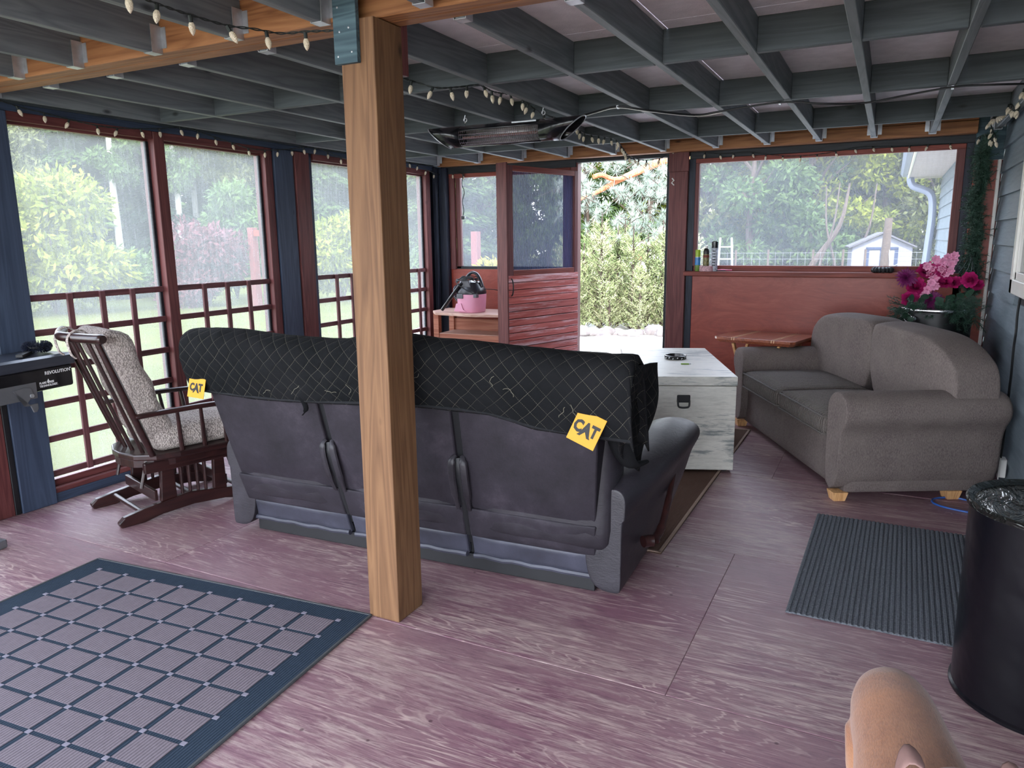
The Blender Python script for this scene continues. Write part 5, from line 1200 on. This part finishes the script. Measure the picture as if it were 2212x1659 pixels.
def aspen(seed, H, W, N, size, lm):
    rs = random.Random(seed); mb = MB(); bl = []
    for i in range(14): 
        z = rs.uniform(.42, .97)*H; a = rs.uniform(0, 6.28); d = rs.uniform(0, .6)*W; s_ = rs.uniform(.3,.55)*W; bl.append(((math.cos(a)*d, math.sin(a)*d, z), (s_, s_, s_*.8)))
    leafcloud(mb, bl, N, size, rs); tk = MB().tube([(0,0,0), (.08,0,H*.35), (-.05,.05,H*.7), (0,0,H*.95)], [H*.014, H*.012, H*.008, .02], 8)
    return mk_tree('aspen_tree', (mb, lm), (tk, 'birch'))
def bush(name, seed, H, W, N, size, lm):
    rs = random.Random(seed); mb = MB(); bl = []
    for i in range(16):
        z = rs.uniform(.15, .8)*H; a = rs.uniform(0, 6.28); d = rs.uniform(.1, .7)*W*math.sqrt(max(.05, 1-(z/H)**2)); s_ = rs.uniform(.3,.5)*W; bl.append(((math.cos(a)*d, math.sin(a)*d, z), (s_, s_, s_*.8)))
    leafcloud(mb, bl, N, size, rs); tk = MB()
    for i in range(5): a = i*1.3; tk.tube([(0,0,0), (math.cos(a)*W*.3, math.sin(a)*W*.3, H*.4), (math.cos(a)*W*.5, math.sin(a)*W*.5, H*.7)], [.03,.02,.01], 5)
    return mk_tree(name, (mb, lm), (tk, 'bark'))
protoA = broad(1, 10, 2.6, 9000, .16, M['leaf_green']); protoB = broad(2, 9, 2.6, 9000, .16, M['leaf_olive']); protoC = broad(3, 10, 2.8, 9000, .17, M['leaf_lime'])
spA = spruce(4, 13, 2.4, 12000, .26, M['leaf_dark']); spB = spruce(5, 12, 2.6, 12000, .26, M['leaf_green'])
asA = aspen(6, 13, 1.7, 5000, .15, M['leaf_green']); asB = aspen(8, 12, 1.6, 4500, .15, M['leaf_olive'])
used = set(); tn = [0]
def ang_pt(px, dist):
    d = ray(px, 540); d.z = 0; d.normalize(); return Vector((d.x*dist, d.y*dist, GZ))
placed = []
def where(px):
    for lim_, t in ((330, 'first left window pane'), (590, 'second left window pane'), (770, 'third left window pane'), (945, 'last left window pane'), (1075, 'corner window by the door'), (1440, 'open doorway')):
        if px < lim_: return t
    return 'wide far window'
def nth(i): return ['first','second','third','fourth','fifth','sixth','seventh','eighth','ninth','tenth'][i] if i < 10 else '%dth' % (i+1)
def relabel(group, fmt):
    "label every copy of a group by kind, row, window and its order from the left"
    sets = {}
    for o, px, d, nm in [q for q in placed if q[3].startswith(group)]:
        row = 'back row' if d >= 49 else 'front row'; sets.setdefault((nm, row, where(px)), []).append((px, o))
    for (nm, row, wn), L in sets.items():
        L.sort(key=lambda q: q[0]); kind = nm.split('|')[1]
        for i, (px, o) in enumerate(L):
            o['label'] = fmt.format(n=nth(i)+' ' if len(L) > 1 else '', kind=kind, row=row, win=wn, fl=' from the left' if len(L) > 1 else '')
def put(proto, px, dist, sc_, label, cat='tree', group=None, name=None):
    p = ang_pt(px, dist); rz = R.uniform(0, 6.28)
    if proto.name not in used:
        used.add(proto.name); o = proto; o.location = p; o.rotation_euler.z = rz; o.scale = (sc_,)*3
    else: o = dup(proto, p, rz, scale=sc_)
    tag(o, label, cat, group); placed.append((o, px, dist, name or 'x')); return o
# forest beyond the lawn on the left (photo x 0..950) and behind the yard (x 950..2100)
G1 = 'forest trees beyond the lawn'; 
for px, dist, pr, s_ in [(-60,44,spA,1.0),(20,46,asA,1.),(75,42,asB,.9),(120,48,spA,.95),(170,42,spB,.9),(215,46,spA,1.1),(262,41,asA,.95),(300,45,spB,1.05),(352,43,spA,.9),(392,42,asA,.9),(430,46,asB,1.05),(470,48,spB,1.1),(512,44,asB,.95),(548,47,spA,1.0),(590,44,protoA,1.0),(640,50,spA,1.1),(690,46,spB,1.1),(735,52,spA,1.15),(790,48,spA,1.0),(845,50,spA,1.15),(900,46,spB,1.1),(945,54,spA,1.1),
                      (40,55,spA,1.3),(150,56,spB,1.3),(240,58,spA,1.35),(330,56,spB,1.3),(420,60,spA,1.4),(520,58,spB,1.35),(610,60,spA,1.3),(700,62,spB,1.4),(800,60,spA,1.4),(900,64,spA,1.4)]:
    nm = {spA.name: 'dark spruce', spB.name: 'green spruce', asA.name: 'pale trunked aspen', asB.name: 'pale trunked aspen', protoA.name: 'broadleaf tree'}.get(pr.name, 'tree')
    put(pr, px, dist, s_, nm+' standing in the forest edge beyond the lawn, left windows', 'tree', nm+'s in the forest edge', 'forest|'+nm)
G2 = 'leafy trees behind the back fence'
for px, dist, pr, s_ in [(985,40,spB,.9),(1040,42,protoA,1.),(1110,44,protoB,1.),(1190,42,protoA,1.05),(1265,36,protoA,.85),(1330,40,protoC,.9),(1400,36,protoA,.9),(1450,38,protoC,.85),(1520,36,protoB,.85),(1575,40,spB,.8),(1620,34,protoA,.8),(1690,36,protoC,.85),(1745,35,protoA,.85),(1800,37,protoC,.85),(1850,40,protoB,.8),(1905,38,protoC,.75),(1965,40,protoC,.8),(2030,38,protoB,.9),(2100,40,protoA,.9),
                      (1080,55,spA,1.2),(1230,52,spA,1.2),(1380,52,spA,1.1),(1500,50,protoA,1.1),(1600,52,spA,1.2),(1700,50,protoA,1.2),(1790,50,spA,1.05),(1900,54,protoB,1.05),(2000,54,protoA,1.0)]:
    nm = {spA.name: 'dark spruce', spB.name: 'green spruce', protoA.name: 'green broadleaf tree', protoB.name: 'olive broadleaf tree', protoC.name: 'lime broadleaf tree'}.get(pr.name, 'tree')
    put(pr, px, dist, s_, nm+' standing behind the back fence', 'tree', nm+'s behind the back fence', 'back|'+nm)
# shrubs on the lawn
o = bush('maple_bush', 21, 4.4, 2.3, 9000, .12, M['leaf_lime']); put(o, 105, 24, 1.0, 'bright lime green maple bush in the first window', 'bush'); 
o = bush('round_shrub', 22, 4.6, 1.5, 5000, .11, M['leaf_green']); put(o, 505, 27, .95, 'round bright green shrub in the second window', 'bush')
o = bush('plum_bush', 23, 2.7, 1.7, 5000, .10, M['leaf_plum']); put(o, 440, 24, 1.0, 'reddish plum coloured bush at the lawn edge', 'bush')
o = bush('yellow_shrub', 24, 3.2, 1.6, 5000, .10, M['leaf_lime']); put(o, 735, 24, 1.0, 'yellow green shrub in the window left of the cedar post', 'bush')
o = bush('yellow_bush', 25, 1.6, .9, 3500, .07, M['leaf_yel']); put(o, 1055, 17, 1.0, 'small yellow leaved bush in the corner window', 'bush')
for i, (px, d) in enumerate([(205,29),(300,31),(385,30),(620,32),(60,31),(350,28),(700,31),(820,30),(890,28)]):
    if i == 0: lo = bush('low_shrub', 26, 1.6, 1.5, 2600, .12, M['leaf_green']); o = lo
    put(lo, px, d, R.uniform(.7,1.1), 'low green shrub along the far edge of the lawn', 'bush', 'low shrubs along the lawn edge', 'low|low green shrub')
# pale pine by the door: branches, orange limb, puffs of needles
pn = empty('pine_tree', ang_pt(1330, 17), 0, 'big pine with orange limbs and pale needles seen through the open door', 'tree')
pb = pn.location; mb = MB(); lim = MB(); fwd = ray(1330, 540); fwd.z = 0; fwd.normalize(); sd = Vector((fwd.y, -fwd.x, 0))
def pp(px, py, d): 
    r_ = ray(px, py); return Vector((0,0,HC))+r_*(d/math.hypot(r_.x, r_.y)) - pb
lim.tube([pp(1474, 760, 18), pp(1474, 450, 18), pp(1472, 250, 18), pp(1470, 60, 18)], [.22,.20,.18,.12], 10)
lim.tube(spline([pp(1472,335,18.0), pp(1440,343,17.5), pp(1375,372,17), pp(1335,390,16.8), pp(1290,415,16.6), pp(1230,440,16.5)], 4), [.11-.004*i for i in range(21)], 9)
lim.tube(spline([pp(1440,345,17.5), pp(1340,386,16.7), pp(1300,378,16.5), pp(1282,382,16.4)], 4), [.05]*13, 7)
lim.build('limb', 'orangebark', pn, smooth=True)
tw = MB()
rs = random.Random(9)
for i in range(250):
    px = rs.uniform(1200, 1470); py = rs.uniform(330, 545)
    lim_y = 420+ (px-1250)*.62 if px > 1250 else 520
    if py > min(560, 430+ (px-1240)*.50 + 60): continue
    if 360 < py < 400 and 1290 < px < 1400 and rs.random() < .8: continue
    c_ = pp(px, py, rs.uniform(14.6, 18.6)); tw.tube([c_+Vector((rs.uniform(-.3,.3), rs.uniform(-.3,.3), -.15)), c_], .008, 4)
    for q in range(46):
        d = Vector((rs.gauss(0,1), rs.gauss(0,1), rs.gauss(.25,1))).normalized(); s_ = d.cross(Vector((.1,.2,1))).normalized()*.012; L = rs.uniform(.12,.24)
        mb.add([c_+d*.02-s_, c_+d*.02+s_, c_+d*L], [(0,1,2)])
o = mb.build('needles', 'leaf_pine', pn); o['kind'] = 'stuff'; tag(tw.build('twigs', 'bark', pn), kind='stuff')
# row of young pines / feathery shrub by the drive
def sapling(seed, H, W):
    rs = random.Random(seed); mb = MB(); tk = MB()
    for i in range(int(70*H)):
        z = rs.uniform(.02, .95)*H; a = rs.uniform(0, 6.28); L = W*(1-.75*z/H)*rs.uniform(.6,1.1); d = Vector((math.cos(a), math.sin(a), rs.uniform(.5,1.3))).normalized(); p0 = Vector((0,0,z*.9)); tk.tube([p0, p0+d*L], .006, 4)
        for q in range(24):
            t = .25+.75*q/24; c_ = p0+d*L*t; e = (d*1.0+Vector((rs.gauss(0,.7), rs.gauss(0,.7), rs.gauss(0,.7)))).normalized(); s_ = e.cross(d); s_ = s_.normalized()*.008 if s_.length > .01 else Vector((.008,0,0))
            mb.add([c_-s_, c_+s_, c_+e*rs.uniform(.05,.10)], [(0,1,2)])
    tk.tube([(0,0,0), (0,0,H)], [.03,.01], 6)
    return mk_tree('young_pine', (mb, M['leaf_sap']), (tk, 'bark'))
sA = sapling(31, 2.1, .75); sB = sapling(32, 1.7, .8)
for i, (px, d, s_) in enumerate([(1222,15.4,1.0),(1262,15.2,1.05),(1300,15.0,1.15),(1335,15.6,1.25),(1368,15.0,1.0),(1400,15.4,1.15),(1432,15.1,1.05),(1462,15.8,1.1),(1500,15.6,1.),(1282,16.2,1.3),(1350,16.4,1.1),(1418,16.3,1.2),(1245,14.8,.7),(1318,14.7,.65),(1385,14.7,.7),(1445,14.9,.7)]):
    put(sB if i % 2 else sA, px, d, s_, 'feathery pale green young pine in the row along the gravel', 'tree', 'young pines along the gravel', 'sap|pale young pine')
# stones along the drive
k = NB('field_stone'); M['stone'] = k.fin(k.ramp(k.noise(k.coord(), 4, 5, .7), [(.3, S(84,78,78)), (.7, S(130,122,118))]), .85, 0, .2)
M['stone'].node_tree
st0 = None
for i in range(26):
    p = ang_pt(1190+11.5*i+R.uniform(-4,4), 14.1+R.uniform(-.15,.2)); 
    if st0 is None:
        mb = MB(); mb.ell((0,0,.08), (.17,.13,.11), 10, 7); mb.v = [v*(1+.22*noise.noise(v*9)) for v in mb.v]; st0 = mb.build('field_stone', 'stone', None, smooth=True); o = st0
    else: o = st0.copy(); C.objects.link(o)
    o.location = (p.x, p.y, GZ+.03); o.rotation_euler = (0, 0, R.uniform(0, 6)); o.scale = (R.uniform(.6,1.3), R.uniform(.7,1.2), R.uniform(.6,1.2))
    tag(o, nth(i)+' grey field stone from the left in the row edging the gravel', 'stone', 'field stones edging the gravel')
# something white behind the saplings: a white fuel tank like shape, and a hanging pot
wt = empty('white_tank', ang_pt(1385, 21), 0, 'white rounded tank partly hidden behind the young pines', 'tank')
MB().lathe([(0,.3),(.45,.35),(.62,.6),(.66,1.1),(.6,1.5),(.35,1.72),(0,1.78)], 24).build('body', 'white_metal', wt, smooth=True); MB().box(.0,.3,-.68,-.6,1.3,1.6).build('plate', 'standwood', wt)
for a in (.5, 2.6, 4.7): MB().tube([(math.cos(a)*.4, math.sin(a)*.4, .4), (math.cos(a)*.45, math.sin(a)*.45, 0)], .03, 6).build('leg', 'galv', wt)
# ---- white shed, pole, fence, ladder (far window)
sp0 = ang_pt(1905, 27); dirn = Vector((sp0.x, sp0.y, 0)).normalized()
sh = empty('garden_shed', sp0, math.atan2(dirn.y, dirn.x)-PI/2+.10, 'small white shed with blue trimmed double doors behind the back fence', 'shed')
M['shedwhite'] = plain('shed_white_board', S(120,120,132), .6, var=.04); M['shedblue'] = plain('shed_blue_trim', S(28,44,76), .6, var=.08); M['shedroof'] = plain('shed_shingle', S(78,76,82), .8, var=.2, scale=20)
WS, HS = .86, 1.22; bz = .25
for i in range(8): MB().box(-WS, WS, -.02, .02, bz+i*.16, bz+i*.16+.157).build('wall_board', 'shedwhite', sh)
MB().prism([(-WS, 1.53), (WS, 1.53), (0, 1.90)], -.02, .02, lambda x, y, z: (x, z, y)).build('gable', 'shedwhite', sh)
for s_ in (-1, 1): 
    MB().box(s_*WS-.02, s_*WS+.02, 0, 1.9, bz, 1.55).build('side_wall', 'shedwhite', sh)
    MB().bar((s_*(WS+.12), .9, 1.50), (0, .9, 1.96), 2.1, .05, (0,0,1)).build('roof', 'shedroof', sh)
for s_ in (-1, 1):
    MB().box(s_*.20-.17, s_*.20+.17, -.05, -.022, bz+.02, 1.40).build('door', 'shedwhite', sh)
for x in (-.42, .42, .0): MB().box(x-.05, x+.05, -.07, -.04, bz, 1.45).build('door_trim', 'shedblue', sh)
MB().box(-.47, .47, -.07, -.04, 1.42, 1.50).build('door_trim', 'shedblue', sh); MB().box(-.30, -.10, -.062, -.05, .95, 1.2).build('notice', 'galv', sh)
MB().box(-WS-.2, WS+.1, -.9, 0, .18, .25).build('deck', 'litewood', sh)
M['greywood'] = wood('weathered_rail', S(62,50,44), S(92,78,68), 'x', rough=.8, knots=False)
for z in (.32, .72): MB().box(-WS-.1, WS+.1, -.9, -.86, z, z+.06).build('rail', 'greywood', sh)
for x in (-WS-.05, .15, WS+.05): MB().box(x-.03, x+.03, -.92, -.86, 0, .85).build('rail_post', 'greywood', sh)
pp0 = ang_pt(1912, 24); po = empty('yard_post', pp0, 0, 'weathered round post standing in front of the white shed', 'post')
MB().tube([(0,0,0), (.01,0,1.2), (.03,0,2.35)], [.13,.12,.10], 12).build('shaft', 'greywood', po, smooth=True)
MB().tube(spline([(.10,-.05,1.5),(.14,-.1,1.15),(.25,-.1,1.02),(.4,-.1,1.1)], 4), .012, 5).build('wire', 'galv', po)
fence = empty('wire_fence', ang_pt(1700, 26), 0, 'wire mesh fence on pale posts along the back of the yard', 'fence')
fb = fence.location; fp = []
M['fencewire'] = plain('fence_wire', S(140,142,144), .5, .3)
for px in (1440, 1520, 1590, 1660, 1757, 1822, 1870, 2000):
    p = ang_pt(px, 26)-fb; fp.append(p); MB().tube([p, p+Vector((0,0,1.45))], .035, 8).build('fence_post', 'greywood', fence, smooth=True)
mb = MB()
for a, b in zip(fp[:-1], fp[1:]):
    for z in (.15,.4,.65,.9,1.15,1.35): mb.bar(a+Vector((0,0,z)), b+Vector((0,0,z)), .008, .008)
    n_ = int((b-a).length/.22)
    for i in range(n_): c_ = a.lerp(b, i/n_); mb.bar(c_+Vector((0,0,.1)), c_+Vector((0,0,1.38)), .006, .006)
tag(mb.build('wire_mesh', 'fencewire', fence), kind='stuff')
ld = empty('aluminium_ladder', ang_pt(1568, 19), math.radians(15), 'pale step ladder standing in the yard beside the spray cans view', 'ladder')
ld['label'] = 'pale step ladder standing in the yard beyond the spray cans'
for s_ in (-1, 1): 
    MB().bar((s_*.22, -.25, 0), (s_*.13, .12, 1.85), .035, .06).build('rail', 'galv', ld); MB().bar((s_*.24, .5, 0), (s_*.13, .14, 1.82), .03, .04).build('rear_leg', 'galv', ld)
for i in range(6): t = (i+.6)/6.4; MB().box(-.22+.09*t, .22-.09*t, -.27+.37*t, -.19+.37*t, 1.85*t, 1.85*t+.03).build('step', 'galv', ld)
# red trellis post and bunting frame on the lawn
for i, (px, d, z0, z1, lb) in enumerate([(548,23.5,0,2.3,'red painted garden post with a cross bar at the lawn edge'), (1028,21,0,2.1,'red wooden post behind the small yellow bush')]):
    q = empty('garden_post', ang_pt(px, d), 0, lb, 'post'); MB().box(-.10,.10,-.10,.10,0,z1).build('shaft', 'red_z', q); MB().box(-.1,.75,-.06,.06,z1-.25,z1-.08).build('cross_bar', 'red_x', q) if i == 0 else None
# small weathered trunks and leaning tree behind the fence
for i, (px, d, dx) in enumerate([(1735,28,1.1),(1762,27.5,.5),(1815,29,-.5),(1833,28.5,.6)]):
    q = ang_pt(px, d); tko = MB().tube(spline([(0,0,0),(dx*.35,0,1.0),(dx,0,2.2),(dx*1.2,.2,3.6)], 4), [.15-.010*j if i == 0 else .06-.0035*j for j in range(13)], 8).build('leaning_trunk', 'bark', None, smooth=True)
    tko.location = q; tag(tko, ['thickest leaning bare trunk', 'slim bare trunk right of the thick one', 'thin bare trunk leaning left', 'rightmost thin bare trunk'][i]+' behind the wire fence', 'tree trunk', 'leaning trunks behind the fence')
# tall grass along the fence
mb = MB(); rs = random.Random(12)
for i in range(9000):
    p = ang_pt(rs.uniform(1400, 2080), rs.uniform(25, 31)); h = rs.uniform(.2,.55); a = rs.uniform(0,6.28); s_ = Vector((math.cos(a), math.sin(a), 0))*.03; t = Vector((rs.uniform(-.1,.1), rs.uniform(-.1,.1), h))
    mb.add([p-s_, p+s_, p+t], [(0,1,2)])
tag(mb.build('tall_grass', 'leaf_lime', None), 'tall bright grass growing along the back fence', 'grass', kind='stuff')

for gname, fmt in (('forest', '{n}{kind}{fl} in the forest {row}, {win}'), ('back', '{n}{kind}{fl} behind the fence, {row}, {win}'), ('low', '{n}{kind}{fl} at the lawn edge, {win}'), ('sap', '{n}{kind}{fl} along the gravel, {win}')):
    relabel(gname, fmt)
# the young pines: their real order is by photo column, near ones in front
L_ = sorted([(px, o, d) for o, px, d, nm in placed if nm.startswith('sap')], key=lambda q: q[0])
near = [q for q in L_ if q[2] < 14.95]; far = [q for q in L_ if q[2] >= 14.95]
for i, q in enumerate(near): q[1]['label'] = nth(i)+' from the left of the small front pines by the stones'
for i, q in enumerate(far): q[1]['label'] = nth(i)+' from the left of the tall feathery pines beyond the gravel'
L_ = sorted([(px, o) for o, px, d, nm in placed if nm.startswith('low')], key=lambda q: q[0])
for i, q in enumerate(L_): q[1]['label'] = nth(i)+' low green shrub from the left along the lawn edge'
